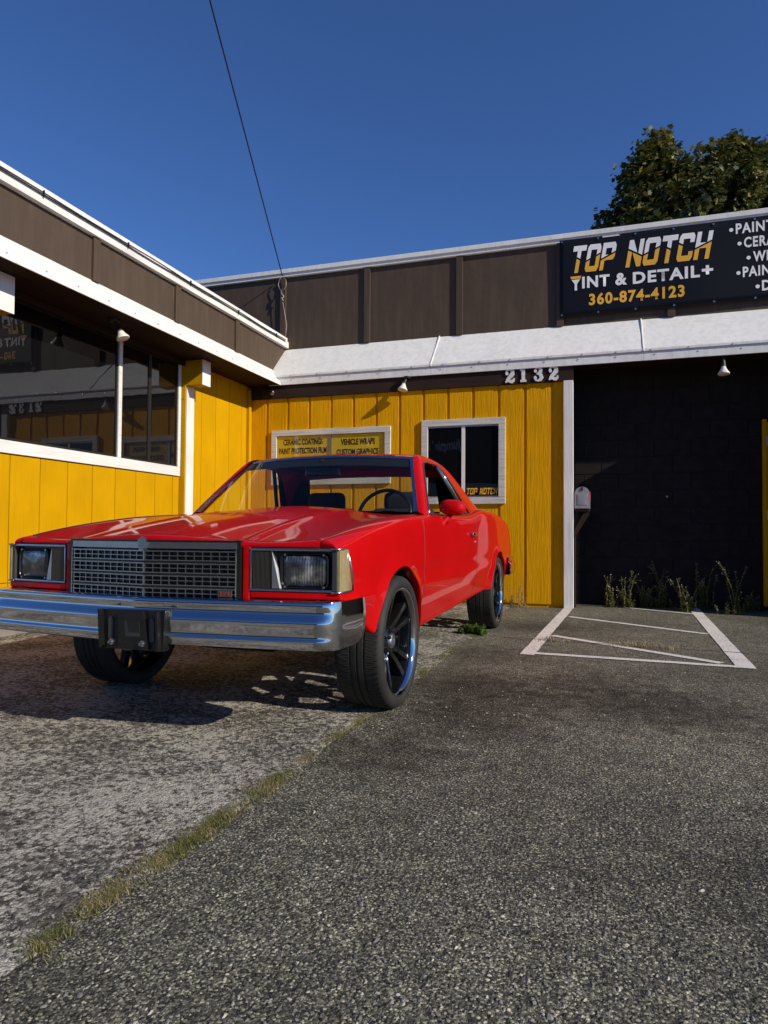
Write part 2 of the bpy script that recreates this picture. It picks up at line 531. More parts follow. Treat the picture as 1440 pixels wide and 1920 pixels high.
# ------------------------------------------------------------------ mesh helpers
class MB:
    def __init__(self):
        self.v, self.f = [], []

    def add(self, vs, fs):
        o = len(self.v)
        self.v += [tuple(x) for x in vs]
        self.f += [tuple(i + o for i in f) for f in fs]
        return self

    def box(self, x0, x1, y0, y1, z0, z1):
        vs = [(x, y, z) for x in (x0, x1) for y in (y0, y1) for z in (z0, z1)]
        return self.add(vs, [(0, 1, 3, 2), (4, 6, 7, 5), (0, 4, 5, 1), (2, 3, 7, 6), (0, 2, 6, 4), (1, 5, 7, 3)])

    def bbox(self, x0, x1, y0, y1, z0, z1, bev=0.004, seg=2):
        bm = bmesh.new()
        vs = [bm.verts.new((x, y, z)) for x in (x0, x1) for y in (y0, y1) for z in (z0, z1)]
        for f in [(0, 1, 3, 2), (4, 6, 7, 5), (0, 4, 5, 1), (2, 3, 7, 6), (0, 2, 6, 4), (1, 5, 7, 3)]:
            bm.faces.new([vs[i] for i in f])
        m = min(abs(x1 - x0), abs(y1 - y0), abs(z1 - z0))
        bmesh.ops.bevel(bm, geom=bm.edges[:], offset=min(bev, m * 0.45), segments=seg, affect='EDGES', profile=0.6)
        bm.verts.index_update()
        self.add([v.co[:] for v in bm.verts], [[v.index for v in f.verts] for f in bm.faces])
        bm.free()
        return self

    def grid(self, P, closed_u=False, closed_v=False):
        n, m = len(P), len(P[0])
        vs = [p for row in P for p in row]
        fs = []
        for i in range(n if closed_u else n - 1):
            for j in range(m if closed_v else m - 1):
                a, b = i, (i + 1) % n
                c, d = j, (j + 1) % m
                fs.append((a * m + c, b * m + c, b * m + d, a * m + d))
        return self.add(vs, fs)

    def tube(self, pts, r, n=8, cap=True):
        pts = [Vector(p) for p in pts]
        rs = r if isinstance(r, (list, tuple)) else [r] * len(pts)
        rows = []
        up = Vector((0, 0, 1))
        prev = None
        for i, p in enumerate(pts):
            t = (pts[min(i + 1, len(pts) - 1)] - pts[max(i - 1, 0)]).normalized()
            if prev is None:
                ref = up if abs(t.dot(up)) < 0.95 else Vector((1, 0, 0))
                a = t.cross(ref).normalized()
            else:
                a = (prev - t * prev.dot(t)).normalized()
            prev = a
            b = t.cross(a)
            rows.append([p + (a * math.cos(2 * PI * k / n) + b * math.sin(2 * PI * k / n)) * rs[i] for k in range(n)])
        o = len(self.v)
        self.grid(rows, closed_v=True)
        if cap:
            self.f.append(tuple(o + k for k in range(n)))
            self.f.append(tuple(o + (len(rows) - 1) * n + k for k in reversed(range(n))))
        return self

    def lathe(self, prof, axis='X', n=48, center=(0, 0, 0), mod=None):
        rows = []
        for k in range(n):
            a = 2 * PI * k / n
            row = []
            for j, (r, h) in enumerate(prof):
                rr = r + (mod(a, j) if mod else 0)
                c, s = rr * math.cos(a), rr * math.sin(a)
                p = {'X': (h, c, s), 'Y': (c, h, s), 'Z': (c, s, h)}[axis]
                row.append((p[0] + center[0], p[1] + center[1], p[2] + center[2]))
            rows.append(row)
        return self.grid(rows, closed_u=True)

    def poly_prism(self, pts, h0, h1, plane='XZ'):
        """extrude a 2D polygon between depths h0,h1 on the third axis"""
        def P(a, b, h):
            return {'XZ': (a, h, b), 'YZ': (h, a, b), 'XY': (a, b, h)}[plane]
        n = len(pts)
        vs = [P(a, b, h0) for a, b in pts] + [P(a, b, h1) for a, b in pts]
        fs = [tuple(range(n)), tuple(reversed(range(n, 2 * n)))]
        fs += [(i, i + n, (i + 1) % n + n, (i + 1) % n) for i in range(n)]
        return self.add(vs, fs)

    def build(self, name, mat, parent=None, smooth=False, angle=None, loc=None, rot=None, fix=True):
        me = bpy.data.meshes.new(name)
        me.from_pydata(self.v, [], self.f)
        me.validate()
        if fix:
            bm = bmesh.new()
            bm.from_mesh(me)
            bmesh.ops.recalc_face_normals(bm, faces=bm.faces[:])
            bm.to_mesh(me)
            bm.free()
        me.materials.append(MT[mat] if isinstance(mat, str) else mat)
        if smooth:
            me.shade_smooth()
            if angle:
                me.set_sharp_from_angle(angle=R(angle))
        return link(name, me, parent, loc, rot)


def link(name, me, parent=None, loc=None, rot=None):
    o = bpy.data.objects.new(name, me)
    COL.objects.link(o)
    if parent is not None:
        o.parent = parent
    if loc is not None:
        o.location = loc
    if rot is not None:
        o.rotation_euler = rot
    return o


def tag(o, label=None, cat=None, group=None, kind=None):
    if label:
        o['label'] = label
    if cat:
        o['category'] = cat
    if group:
        o['group'] = group
    if kind:
        o['kind'] = kind
    return o


def empty(name, loc=(0, 0, 0), rz=0, parent=None):
    o = bpy.data.objects.new(name, None)
    COL.objects.link(o)
    o.location = loc
    o.rotation_euler = (0, 0, rz)
    o.empty_display_size = 0.2
    if parent is not None:
        o.parent = parent
    return o


def text_mesh(body, size, bold=0.0, xs=1.0, shear=0.0, extrude=0.001, spacing=1.0, align='LEFT'):
    cu = bpy.data.curves.new('lettering', 'FONT')
    cu.body = body
    cu.size = size
    cu.offset = bold
    cu.shear = shear
    cu.extrude = extrude
    cu.space_character = spacing
    cu.align_x = align
    cu.resolution_u = 3
    ob = bpy.data.objects.new('lettering', cu)
    COL.objects.link(ob)
    dg = bpy.context.evaluated_depsgraph_get()
    dg.update()
    me = bpy.data.meshes.new_from_object(ob.evaluated_get(dg))
    bpy.data.objects.remove(ob)
    bpy.data.curves.remove(cu)
    me.materials.clear()
    co = np.empty(len(me.vertices) * 3)
    me.vertices.foreach_get('co', co)
    co = co.reshape(-1, 3)
    co[:, 0] *= xs
    me.vertices.foreach_set('co', co.ravel())
    return me, co


def text_fit(name, body, x0, x1, z0, z1, y, mat, parent, bold=0.02, shear=0.0, spacing=1.0):
    """upright lettering facing -Y that fills the box x0..x1, z0..z1 at depth y"""
    me, co = text_mesh(body, 1.0, bold, 1.0, shear, 0.0, spacing)
    mn, mx = co.min(0), co.max(0)
    sx, sz = (x1 - x0) / (mx[0] - mn[0]), (z1 - z0) / (mx[1] - mn[1])
    out = np.stack([(co[:, 0] - mn[0]) * sx + x0, np.full(len(co), y), (co[:, 1] - mn[1]) * sz + z0], 1)
    me.vertices.foreach_set('co', out.ravel())
    me.materials.append(MT[mat])
    me.name = name
    return link(name, me, parent)


def crom(xs, ys):
    xs, ys = np.array(xs, float), np.array(ys, float)
    d = np.gradient(ys, xs)

    def f(x):
        x = min(max(x, xs[0]), xs[-1])
        i = int(min(max(np.searchsorted(xs, x) - 1, 0), len(xs) - 2))
        h = xs[i + 1] - xs[i]
        t = (x - xs[i]) / h
        t2, t3 = t * t, t * t * t
        return ((2 * t3 - 3 * t2 + 1) * ys[i] + (t3 - 2 * t2 + t) * h * d[i] + (-2 * t3 + 3 * t2) * ys[i + 1] + (t3 - t2) * h * d[i + 1])
    return f


# ------------------------------------------------------------------ ground
def sheet(name, x0, x1, y0, y1, z, mat):
    return MB().add([(x0, y0, z), (x1, y0, z), (x1, y1, z), (x0, y1, z)], [(0, 1, 2, 3)]).build(name, mat)


ground = tag(sheet('asphalt_ground', -300, 300, -300, 300, 0.0, 'asphalt'), 'grey worn asphalt lot in front of the shop', 'ground', kind='structure')
# concrete apron with a ragged right edge
edge = []
yy = -30.0
while yy < -0.02:
    edge.append((float(np.interp(yy, [-8, -7.0, -6.6, -6.2, -5.8, -5.0, -2.3], [3.50, 3.50, 3.505, 3.525, 3.54, 3.555, 3.58])) + 0.016 * noise.noise((0, yy * 3.1, 1.3)) + 0.012 * noise.noise((0, yy * 11, 4.3)), yy))
    yy += 0.05
mb = MB()
vs = []
for (x, y) in edge:
    vs += [(x, y, 0.0045), (-20, y, 0.0045), (x + 0.03, y, 0.0003)]
fs = []
for i in range(len(edge) - 1):
    a, b2 = 3 * i, 3 * i + 3
    fs += [(a + 1, a, b2, b2 + 1), (a, a + 2, b2 + 2, b2)]
mb.add(vs, fs)
tag(mb.build('concrete_apron', 'concrete'), 'pale pitted concrete apron under the red car', 'pavement', kind='structure')


def stripe(name, a, b, w, w2=None, z=0.004):
    a, b = Vector((*a, z)), Vector((*b, z))
    d = (b - a).normalized()
    n = Vector((-d.y, d.x, 0))
    w2 = w2 or w
    k = 24
    rows = []
    for i in range(k + 1):
        t = i / k
        p = a.lerp(b, t)
        ww = (w + (w2 - w) * t) / 2
        j1 = 0.006 * noise.noise(p * 9 + Vector((3, 0, 0)))
        j2 = 0.006 * noise.noise(p * 9 + Vector((0, 7, 0)))
        rows.append([p + n * (ww + j1), p - n * (ww + j2)])
    return MB().grid(rows).build(name, 'line')


mk = empty('stall_marking', (0, 0, 0))
tag(mk, 'worn white painted stall box with slanted hatch lines', 'road marking', kind='structure')
for nm, a, b, w in (('line_stripe', (4.275, -0.03), (4.13, -3.20), 0.105), ('line_stripe', (5.67, 0.50), (5.55, -3.20), 0.115)):
    stripe(nm, a, b, w).parent = mk
for nm, a, b, w, z in (('line_stripe', (4.18, -3.13), (5.50, -3.17), 0.075, 0.005), ('line_stripe', (4.32, -0.85), (5.53, -1.66), 0.075, 0.005),
                    ('line_stripe', (4.24, -2.22), (5.42, -3.07), 0.075, 0.0045), ('line_stripe', (4.86, 0.31), (5.60, -0.12), 0.06, 0.005)):
    stripe(nm, a, b, w, z=z).parent = mk

ck = []
for x in np.linspace(3.62, 6.9, 120):
    yc_ = -2.50 - 0.045 * (x - 4.2) + 0.05 * noise.noise((x * 2.1, 4.4, 0)) + 0.018 * noise.noise((x * 9, 1.4, 0))
    w_ = 0.004 + 0.006 * abs(noise.noise((x * 5, 7.7, 0)))
    ck.append([(x, yc_ - w_, 0.0062), (x, yc_ + w_, 0.0062)])
tag(MB().grid(ck).build('pavement_crack', 'mortar'), 'thin dark crack running across the painted stall', 'crack', kind='structure')

# ------------------------------------------------------------------ building
bld = empty('shop_building', (0, 0, 0))
tag(bld, 'yellow and brown single-storey tint shop with white trimmed eaves', 'building')
BX = 0.05      # left plank plane
Y_BR = 0.40    # upper brown parapet plane, back wing
X_BR = 0.372   # upper brown parapet plane, left wing
DRIP_Y, DRIP_X, DRIP_Z = -0.08, 0.554, 2.842


def plank_mesh(name, w, h, t, bev=0.004, mat='yellow', axis='back'):
    m = MB()
    if axis == 'back':
        m.bbox(-w / 2, w / 2, -t, 0, 0, h, bev, 2)
    else:
        m.bbox(0, t, -w / 2, w / 2, 0, h, bev, 2)
    o = m.build(name, mat)
    me = o.data
    bpy.data.objects.remove(o)
    return me


# back wall: backing + reverse board siding
bw = MB().box(-0.15, 4.32, 0.0, 0.10, 0.0, 2.95).build('back_wall', 'yellow', bld)
GRO = [0.318 + 0.3142 * i for i in range(13)]
GW = 0.034
xs = [0.085] + GRO + [4.222]
me_pl = plank_mesh('plank', 0.3142 - GW, 2.70, 0.014)
for i in range(len(xs) - 1):
    a = xs[i] + (GW / 2 if i > 0 else 0)
    b = xs[i + 1] - (GW / 2 if i < len(xs) - 2 else 0)
    w = b - a
    me = me_pl if abs(w - (0.3142 - GW)) < 0.002 else plank_mesh('plank', w, 2.70, 0.014)
    link('plank', me, bw, ((a + b) / 2, -0.0005, 0.035))
MB().bbox(0.09, 4.335, -0.045, -0.002, 2.668, 2.90, 0.003).build('frieze_board', 'brown_dark', bld)
MB().bbox(4.222, 4.332, -0.055, 0.055, 0.004, 2.672, 0.004).build('corner_post', 'white_wood', bld)
# return wall of the recess, brown
MB().box(4.245, 4.322, 0.06, 0.52, 0.0, 2.95).build('return_wall', 'brown_dark', bld)
MB().bbox(4.322, 4.352, 0.10, 0.20, 0.0, 1.05, 0.004).build('trim_board', 'brown_dark', bld)

# left wall: window wall at x=0 and grooved siding
lw = MB().box(-0.14, -0.002, -5.30, 0.0, 0.0, 2.95).build('left_wall', 'yellow_smooth', bld)
GL = 0.3135
me_l = plank_mesh('plank', GL - 0.007, 1.055, 0.012, 0.003, 'yellow_smooth', 'left')
me_l2 = plank_mesh('plank', GL - 0.007, 0.35, 0.014, 0.003, 'yellow_smooth', 'left')
y0 = -1.671
for i in range(11):
    yc = y0 - GL * (i + 0.5)
    link('plank', me_l, lw, (-0.0015, yc, 0.442))
    link('plank', me_l2, lw, (-0.0015, yc, 0.086))
# narrow remaining board up to the post
link('plank', plank_mesh('plank', 0.11, 1.055, 0.012, 0.003, 'yellow_smooth', 'left'), lw, (-0.0015, -1.61, 0.442))
# proud section right of the post
MB().box(0.0, BX - 0.012, -1.46, 0.0, 0.0, 2.86).build('wall_backing', 'yellow_smooth', bld)
pys = [-1.375, -1.17, -0.86, -0.545, -0.23, -0.10]
for a, b in zip(pys[:-1], pys[1:]):
    link('plank', plank_mesh('plank', b - a - 0.007, 2.82, 0.012, 0.003, 'yellow_smooth', 'left'), lw, (BX - 0.0125, (a + b) / 2, 0.03))
MB().bbox(BX - 0.02, BX + 0.036, -0.088, -0.016, 0.02, 2.80, 0.004).build('corner_trim', 'yellow_smooth', bld)
MB().bbox(0.012, 0.085, -1.528, -1.378, 0.004, 2.555, 0.004).build('corner_post', 'white_wood', bld)
MB().bbox(-0.001, 0.078, -1.548, -1.530, 0.004, 2.60, 0.002).build('post_side_board', 'yellow_beam', bld)
# outrigger beams with white end grain
for (ya, yb) in ((-1.545, -1.385), (-4.275, -4.13)):
    bmn = MB().bbox(-0.05, 0.292, ya, yb, 2.556, 2.842, 0.004).build('beam', 'yellow_beam', bld)
    MB().bbox(0.2925, 0.303, ya - 0.002, yb + 0.002, 2.553, 2.843, 0.002).build('beam_end_board', 'white_wood', bmn)
br = MB().bbox(0.0, 0.07, -1.5535, -1.549, 2.40, 2.53, 0.001).build('bracket', 'yellow_beam', bld)

MB().box(-0.139, 0.004, -5.3, -1.53, 0.0, 0.082).build('footing', 'footing', bld)
# left windows
win = MB()
fy0, fy1, fz0, fz1 = -4.92, -1.560, 1.503, 2.80
win.bbox(-0.02, 0.032, fy0, fy1, fz0, fz0 + 0.105, 0.004)
win.bbox(-0.02, 0.031, fy0, fy1, fz1, fz1 + 0.05, 0.004)
win.bbox(-0.02, 0.0305, fy1 - 0.045, fy1 + 0.002, fz0 + 0.1055, fz1 - 0.0005, 0.004)
win.bbox(-0.02, 0.0305, -2.604, -2.555, fz0 + 0.1055, fz1 - 0.0005, 0.004)
win.bbox(-0.02, 0.0305, -4.92, -4.87, fz0 + 0.1055, fz1 - 0.0005, 0.004)
winL = win.build('window', 'white_wood_h', bld)
for (a, b) in ((-4.87, -2.604), (-2.555, -2.10), (-2.10, -1.605)):
    fr = MB()
    t = 0.022
    for q in ((a + 0.001, b - 0.001, fz0 + 0.106, fz0 + 0.106 + t), (a + 0.001, b - 0.001, fz1 - t - 0.001, fz1 - 0.001)):
        fr.box(0.0, 0.016, q[0], q[1], q[2], q[3])
    for q in ((a + 0.001, a + 0.001 + t), (b - 0.001 - t, b - 0.001)):
        fr.box(0.0, 0.015, q[0], q[1], fz0 + 0.1065 + t, fz1 - t - 0.0015)
    fr.build('sash', 'black_metal', winL)
    MB().box(0.0015, 0.006, a + 0.01, b - 0.01, fz0 + 0.11, fz1 - 0.005).build('pane', 'tinted', winL)

# soffit of left eave
sof = MB().box(-0.10, 0.46, -5.3, 0.0, 2.868, 2.92).build('soffit', 'soffit', bld)
me_s = MB().bbox(-0.0425, 0.0425, -2.65, 2.65, 0, 0.016, 0.003).build('tmp', 'soffit')
dat = me_s.data
bpy.data.objects.remove(me_s)
for i in range(6):
    link('soffit_board', dat, sof, (0.048 + 0.0865 * i, -2.65, 2.848))
MB().bbox(0.034, 0.075, -5.3, -1.55, 2.785, 2.846, 0.004).build('ledger_board', 'soffit', bld)

# left fascia: brown panels, battens, white trim, sloping drip flashing
fas = MB().box(X_BR - 0.10, X_BR, -5.3, Y_BR + 0.1, 3.02, 3.60).build('fascia', 'brown', bld)
yl = [-5.3, -4.56, -3.362, -2.166, -0.952, Y_BR]
for a, b in zip(yl[:-1], yl[1:]):
    MB().bbox(X_BR - 0.004, X_BR + 0.006, a + 0.003, b - 0.003, 3.08, 3.4665, 0.002).build('panel', 'brown', fas)
for yb in (-4.56, -3.362, -2.166, -0.952):
    MB().bbox(X_BR, X_BR + 0.032, yb - 0.042, yb + 0.042, 3.075, 3.466, 0.002).build('batten', 'brown', fas)
MB().bbox(X_BR - 0.05, X_BR + 0.055, -5.32, Y_BR - 0.004, 3.468, 3.556, 0.004).build('roof_trim_board', 'white_wood_h', bld)
MB().bbox(X_BR - 0.11, X_BR + 0.034, -5.33, Y_BR - 0.003, 3.558, 3.618, 0.004).build('roof_cap', 'white_metal', bld)
# left skirt flashing, sagging slightly, in two lengths
for (ya, yb) in ((-5.3, -4.9), (-4.896, DRIP_Y - 0.001)):
    rows = []
    k = 60
    for i in range(k + 1):
        y = ya + (yb - ya) * i / k
        w = 0.006 * noise.noise((y * 2.2, 0, 0.5))
        yl = min(y, DRIP_Y)
        rows.append([(X_BR + 0.002, y, 3.083), (X_BR + 0.06, y, 3.004 + w), (DRIP_X - 0.06, y, 2.93 + w), (DRIP_X - 0.006, y, 2.862), (DRIP_X, y, DRIP_Z + 0.008), (DRIP_X, y, DRIP_Z - 0.004), (DRIP_X - 0.02, y, DRIP_Z)])
    MB().grid(rows).build('drip_flashing', 'white_metal', bld, True, 30)
# mitre piece of the left skirt against the back skirt
MB().add([(X_BR + 0.002, DRIP_Y, 3.083), (DRIP_X, DRIP_Y, DRIP_Z + 0.01), (X_BR + 0.002, 0.0, 3.083)], [(0, 1, 2)]).build('mitre_flashing', 'white_metal', bld)
nails = MB()
yy = -5.1
while yy < -0.2:
    nails.lathe([(0.0, 0.006), (0.006, 0.004), (0.008, 0.0)], 'X', 8, (DRIP_X - 0.03, yy, 2.895))
    yy += 0.33 + 0.06 * rnd.random()
tag(nails.build('nail_heads', 'bolt', bld), kind='stuff')

# back fascia: parapet, battens, white cap, skirt and flange
fb = MB().box(-1.2, 9.0, Y_BR, Y_BR + 0.10, 3.42, 4.56).build('parapet', 'brown', bld)
xl = [-1.2, 0.34, 1.61, 2.888, 4.160, 5.437, 6.71, 7.98, 9.0]
for a, b in zip(xl[:-1], xl[1:]):
    MB().bbox(a + 0.003, b - 0.003, Y_BR - 0.006, Y_BR + 0.004, 3.454, 4.4885, 0.002).build('panel', 'brown', fb)
for xb in (0.34, 1.61, 2.888, 4.160, 5.437, 6.71, 7.98):
    MB().bbox(xb - 0.042, xb + 0.042, Y_BR - 0.036, Y_BR, 3.452, 4.488, 0.002).build('batten', 'brown', fb)
MB().bbox(-1.2, 9.0, Y_BR - 0.045, Y_BR + 0.14, 4.490, 4.535, 0.003).build('roof_trim_board', 'white_wood', bld)
for (a, b) in ((-1.2, 1.74), (1.7405, 4.68), (4.6805, 9.0)):
    MB().bbox(a, b, Y_BR - 0.062, Y_BR + 0.16, 4.536, 4.596, 0.004).build('roof_cap', 'white_metal', bld)
for i, (xa, xb) in enumerate(((X_BR, 2.62), (2.622, 5.10), (5.102, 9.0))):
    rows = []
    k = 50
    for j in range(k + 1):
        x = xa + (xb - xa) * j / k
        w = 0.010 * noise.noise((x * 1.7, 3.1, 0.2)) + 0.004 * noise.noise((x * 6, 1.1, 0.2))
        row = []
        for t in (0.0, 0.2, 0.4, 0.6, 0.8, 0.93, 1.0):
            y = Y_BR - 0.002 + (DRIP_Y - Y_BR) * t
            z = 3.452 + (2.975 - 3.452) * t + w * math.sin(t * PI)
            if i == 0 and x < DRIP_X and t > 0:          # meet the left brown panel
                pass
            row.append((x, y, z))
        row.append((x, DRIP_Y - 0.004, 2.966 + 0.5 * w))
        row.append((x, DRIP_Y - 0.003, 2.945))
        rows.append(row)
    sk = MB().grid(rows).build('skirt_flashing', 'white_metal', bld, True, 30)
    rows = [[(xa + (xb - xa) * j / 30, DRIP_Y + 0.012, 2.955), (xa + (xb - xa) * j / 30, DRIP_Y + 0.010 + 0.003 * noise.noise((j * 0.7, i, 0)), 2.90), (xa + (xb - xa) * j / 30, DRIP_Y + 0.008, DRIP_Z), (xa + (xb - xa) * j / 30, DRIP_Y + 0.03, DRIP_Z)] for j in range(31)]
    MB().grid(rows).build('drip_flange', 'white_metal', bld, True, 30)
for xj in (2.621, 5.101):
    MB().tube([(xj, Y_BR - 0.01, 3.458), (xj, 0.16, 3.216), (xj, DRIP_Y + 0.005, 2.985), (xj, DRIP_Y - 0.004, 2.95)], 0.009, 6).build('seam', 'white_metal', bld)
nails = MB()
for zz, yy0 in ((2.958, DRIP_Y - 0.006), (2.905, DRIP_Y + 0.008)):
    xx = 0.7
    while xx < 8.8:
        nails.lathe([(0.0, -0.006), (0.006, -0.004), (0.008, 0.0)], 'Y', 8, (xx, yy0, zz))
        xx += 0.36 + 0.1 * rnd.random()
tag(nails.build('nail_heads', 'bolt', bld), kind='stuff')
MB().box(0.09, 9.0, DRIP_Y + 0.014, 0.9, 2.905, 2.94).build('soffit', 'brown_dark', bld)
# roof decks
MB().box(-6.0, X_BR - 0.05, -5.3, 6.0, 3.40, 3.45).build('roof_deck', 'roofing', bld)
MB().box(-1.2, 9.0, Y_BR + 0.1, 8.0, 4.30, 4.35).build('roof_deck', 'roofing', bld)

# windows on the back wall
def trim_frame(x0, x1, z0, z1, t, parent, mat='grey_trim'):
    m = MB()
    for (a, b, c, d, yy) in ((x0, x1, z1 - t, z1, -0.047), (x0, x1, z0, z0 + t, -0.047), (x0, x0 + t, z0 + t + 0.0005, z1 - t - 0.0005, -0.046), (x1 - t, x1, z0 + t + 0.0005, z1 - t - 0.0005, -0.046)):
        m.bbox(a, b, yy, -0.010, c, d, 0.004)
    return m.build('window', mat, parent)


w1 = trim_frame(2.495, 3.542, 1.226, 2.278, 0.082, bld)
MB().box(3.005, 3.047, -0.030, -0.011, 1.31, 2.195).build('mullion', 'white_metal', w1)
for a, b in ((2.58, 3.003), (3.049, 3.458)):
    MB().box(a, b, -0.0185, -0.0155, 1.311, 2.193).build('pane', 'tinted', w1)
for q in ((2.578, 3.004, 1.309, 1.327), (3.048, 3.459, 1.3095, 1.3275), (2.578, 3.004, 2.178, 2.195), (3.048, 3.459, 2.1785, 2.1955)):
    MB().box(q[0], q[1], -0.024, -0.0125, q[2], q[3]).build('sash', 'alloy', w1)
w2 = trim_frame(0.400, 2.088, 1.494, 2.232, 0.078, bld)
MB().box(1.237, 1.262, -0.030, -0.011, 1.573, 2.153).build('mullion', 'alloy', w2)
for a, b in ((0.48, 1.236), (1.263, 2.009)):
    MB().box(a, b, -0.0275, -0.0255, 1.574, 2.152).build('pane', 'clear_glass', w2)
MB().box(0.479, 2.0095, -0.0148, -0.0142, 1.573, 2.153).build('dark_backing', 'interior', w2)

# block wall in the recess: individual blocks
YB = 0.51
blw = MB().box(4.322, 6.405, YB + 0.006, YB + 0.2, 0.0, 2.94).build('block_wall', 'mortar', bld)
me_b = MB().bbox(-0.1992, 0.1992, -0.004, 0.02, -0.0976, 0.0976, 0.005, 2).build('tmp', 'brick_dark')
me_bd = me_b.data
bpy.data.objects.remove(me_b)
zb0 = 0.7935 - 3 * 0.2032
row = 0
z = zb0 - 0.2032
while z < 2.95:
    off = 4.6403 - 4 * 0.4064 + (0.2032 if row % 2 else 0.0)
    x = off
    while x < 6.6:
        a, b = max(x, 4.326), min(x + 0.4064, 6.402)
        zl, zh = max(z, 0.0), min(z + 0.2032, 2.938)
        if b - a > 0.03 and zh - zl > 0.03:
            if b - a > 0.405 and zh - zl > 0.2:
                link('block', me_bd, blw, ((a + b) / 2, YB + 0.002 * rnd.random(), (zl + zh) / 2))
            else:
                MB().bbox(a + 0.004, b - 0.004, YB - 0.004, YB + 0.02, zl + 0.004, zh - 0.004, 0.005).build('block', 'brick_dark', blw)
        x += 0.4064
    z += 0.2032
    row += 1
MB().lathe([(0.0, -0.012), (0.006, -0.012), (0.013, -0.006), (0.015, 0.0)], 'Y', 16, (5.393, YB - 0.004, 1.324)).build('anchor_cap', 'bolt', blw)
# yellow door at the right edge of the recess
MB().box(6.4055, 9.0, YB + 0.055, YB + 0.3, 0.0, 2.94).build('recess_wall', 'brown_dark', bld)
df = MB().bbox(6.404, 6.446, YB - 0.05, YB + 0.05, 0.06, 2.20, 0.004).build('door_frame', 'yellow_smooth', bld)
dr = MB().bbox(6.4465, 7.36, YB - 0.035, YB + 0.012, 0.07, 2.165, 0.004).build('door', 'yellow_smooth', bld)
for zz in (1.95, 1.10, 0.32):
    MB().tube([(6.449, YB - 0.054, zz - 0.055), (6.449, YB - 0.054, zz + 0.055)], 0.011, 10).build('hinge', 'alloy', dr)

MB().box(6.86, 7.10, -0.26, YB + 0.02, 0.0, 2.93).build('shade_pier', 'brown_dark', bld)  # unseen pier, added out of view to keep sun off the block wall
MB().box(-6.0, -0.002, -5.42, -5.301, 0.0, 3.40).build('end_wall', 'yellow_smooth', bld)

# ------------------------------------------------------------------ banner
ban = empty('vinyl_banner', (4.16, 0.34, 3.56))
tag(ban, 'dark navy vinyl banner with white and gold lettering on the brown parapet', 'banner')
BY = 0.352


def ban_y(x, z):
    return BY + 0.004 * noise.noise((x * 2.3, z * 1.5, 0.3)) + 0.003 * math.sin(x * 5 + z * 2) - 0.004 * math.exp(-abs(x - 4.16) * 8)


bx0, bx1 = 4.160, 7.65
rows = [[(x - 4.16, ban_y(x, z) - 0.34, z - 3.56) for z in np.linspace(3.545 + 0.02 * (x - 4.16) / 3.4, 4.512, 14)] for x in np.linspace(bx0, bx1, 70)]
o = MB().grid(rows).build('cloth', 'banner', ban, True)
sm = o.modifiers.new('thickness', 'SOLIDIFY')
sm.thickness = 0.002
sm.offset = 1.0
ey = MB().lathe([(0.004, -0.003), (0.011, -0.003), (0.012, 0.0)], 'Y', 12).build('eyelet', 'bolt', ban)
eyd = ey.data
bpy.data.objects.remove(ey)
for x in np.linspace(4.185, 7.6, 9):
    for z in (3.575, 4.487):
        link('eyelet', eyd, ban, (x - 4.16, ban_y(x, z) - 0.346, z - 3.56))

# angular block alphabet for the name, drawn on a 0..1 box, cut by a wavy split line
LET = {
    'T': [[(0, 1), (0, .8), (.36, .8), (.36, 0), (.64, 0), (.64, .8), (1, .8), (1, 1)]],
    'O': [[(.12, 0), (0, .12), (0, .88), (.12, 1), (.88, 1), (1, .88), (1, .12), (.88, 0)], [(.28, .2), (.28, .8), (.72, .8), (.72, .2)]],
    'P': [[(0, 0), (0, 1), (.88, 1), (1, .88), (1, .48), (.88, .36), (.28, .36), (.28, 0)], [(.28, .56), (.28, .8), (.72, .8), (.72, .56)]],
    'N': [[(0, 0), (0, 1), (.27, 1), (.72, .42), (.72, 1), (1, 1), (1, 0), (.73, 0), (.28, .58), (.28, 0)]],
    'C': [[(.12, 0), (0, .12), (0, .88), (.12, 1), (.88, 1), (1, .88), (1, .66), (.72, .66), (.72, .8), (.28, .8), (.28, .2), (.72, .2), (.72, .34), (1, .34), (1, .12), (.88, 0)]],
    'H': [[(0, 0), (0, 1), (.28, 1), (.28, .6), (.72, .6), (.72, 1), (1, 1), (1, 0), (.72, 0), (.72, .4), (.28, .4), (.28, 0)]],
}


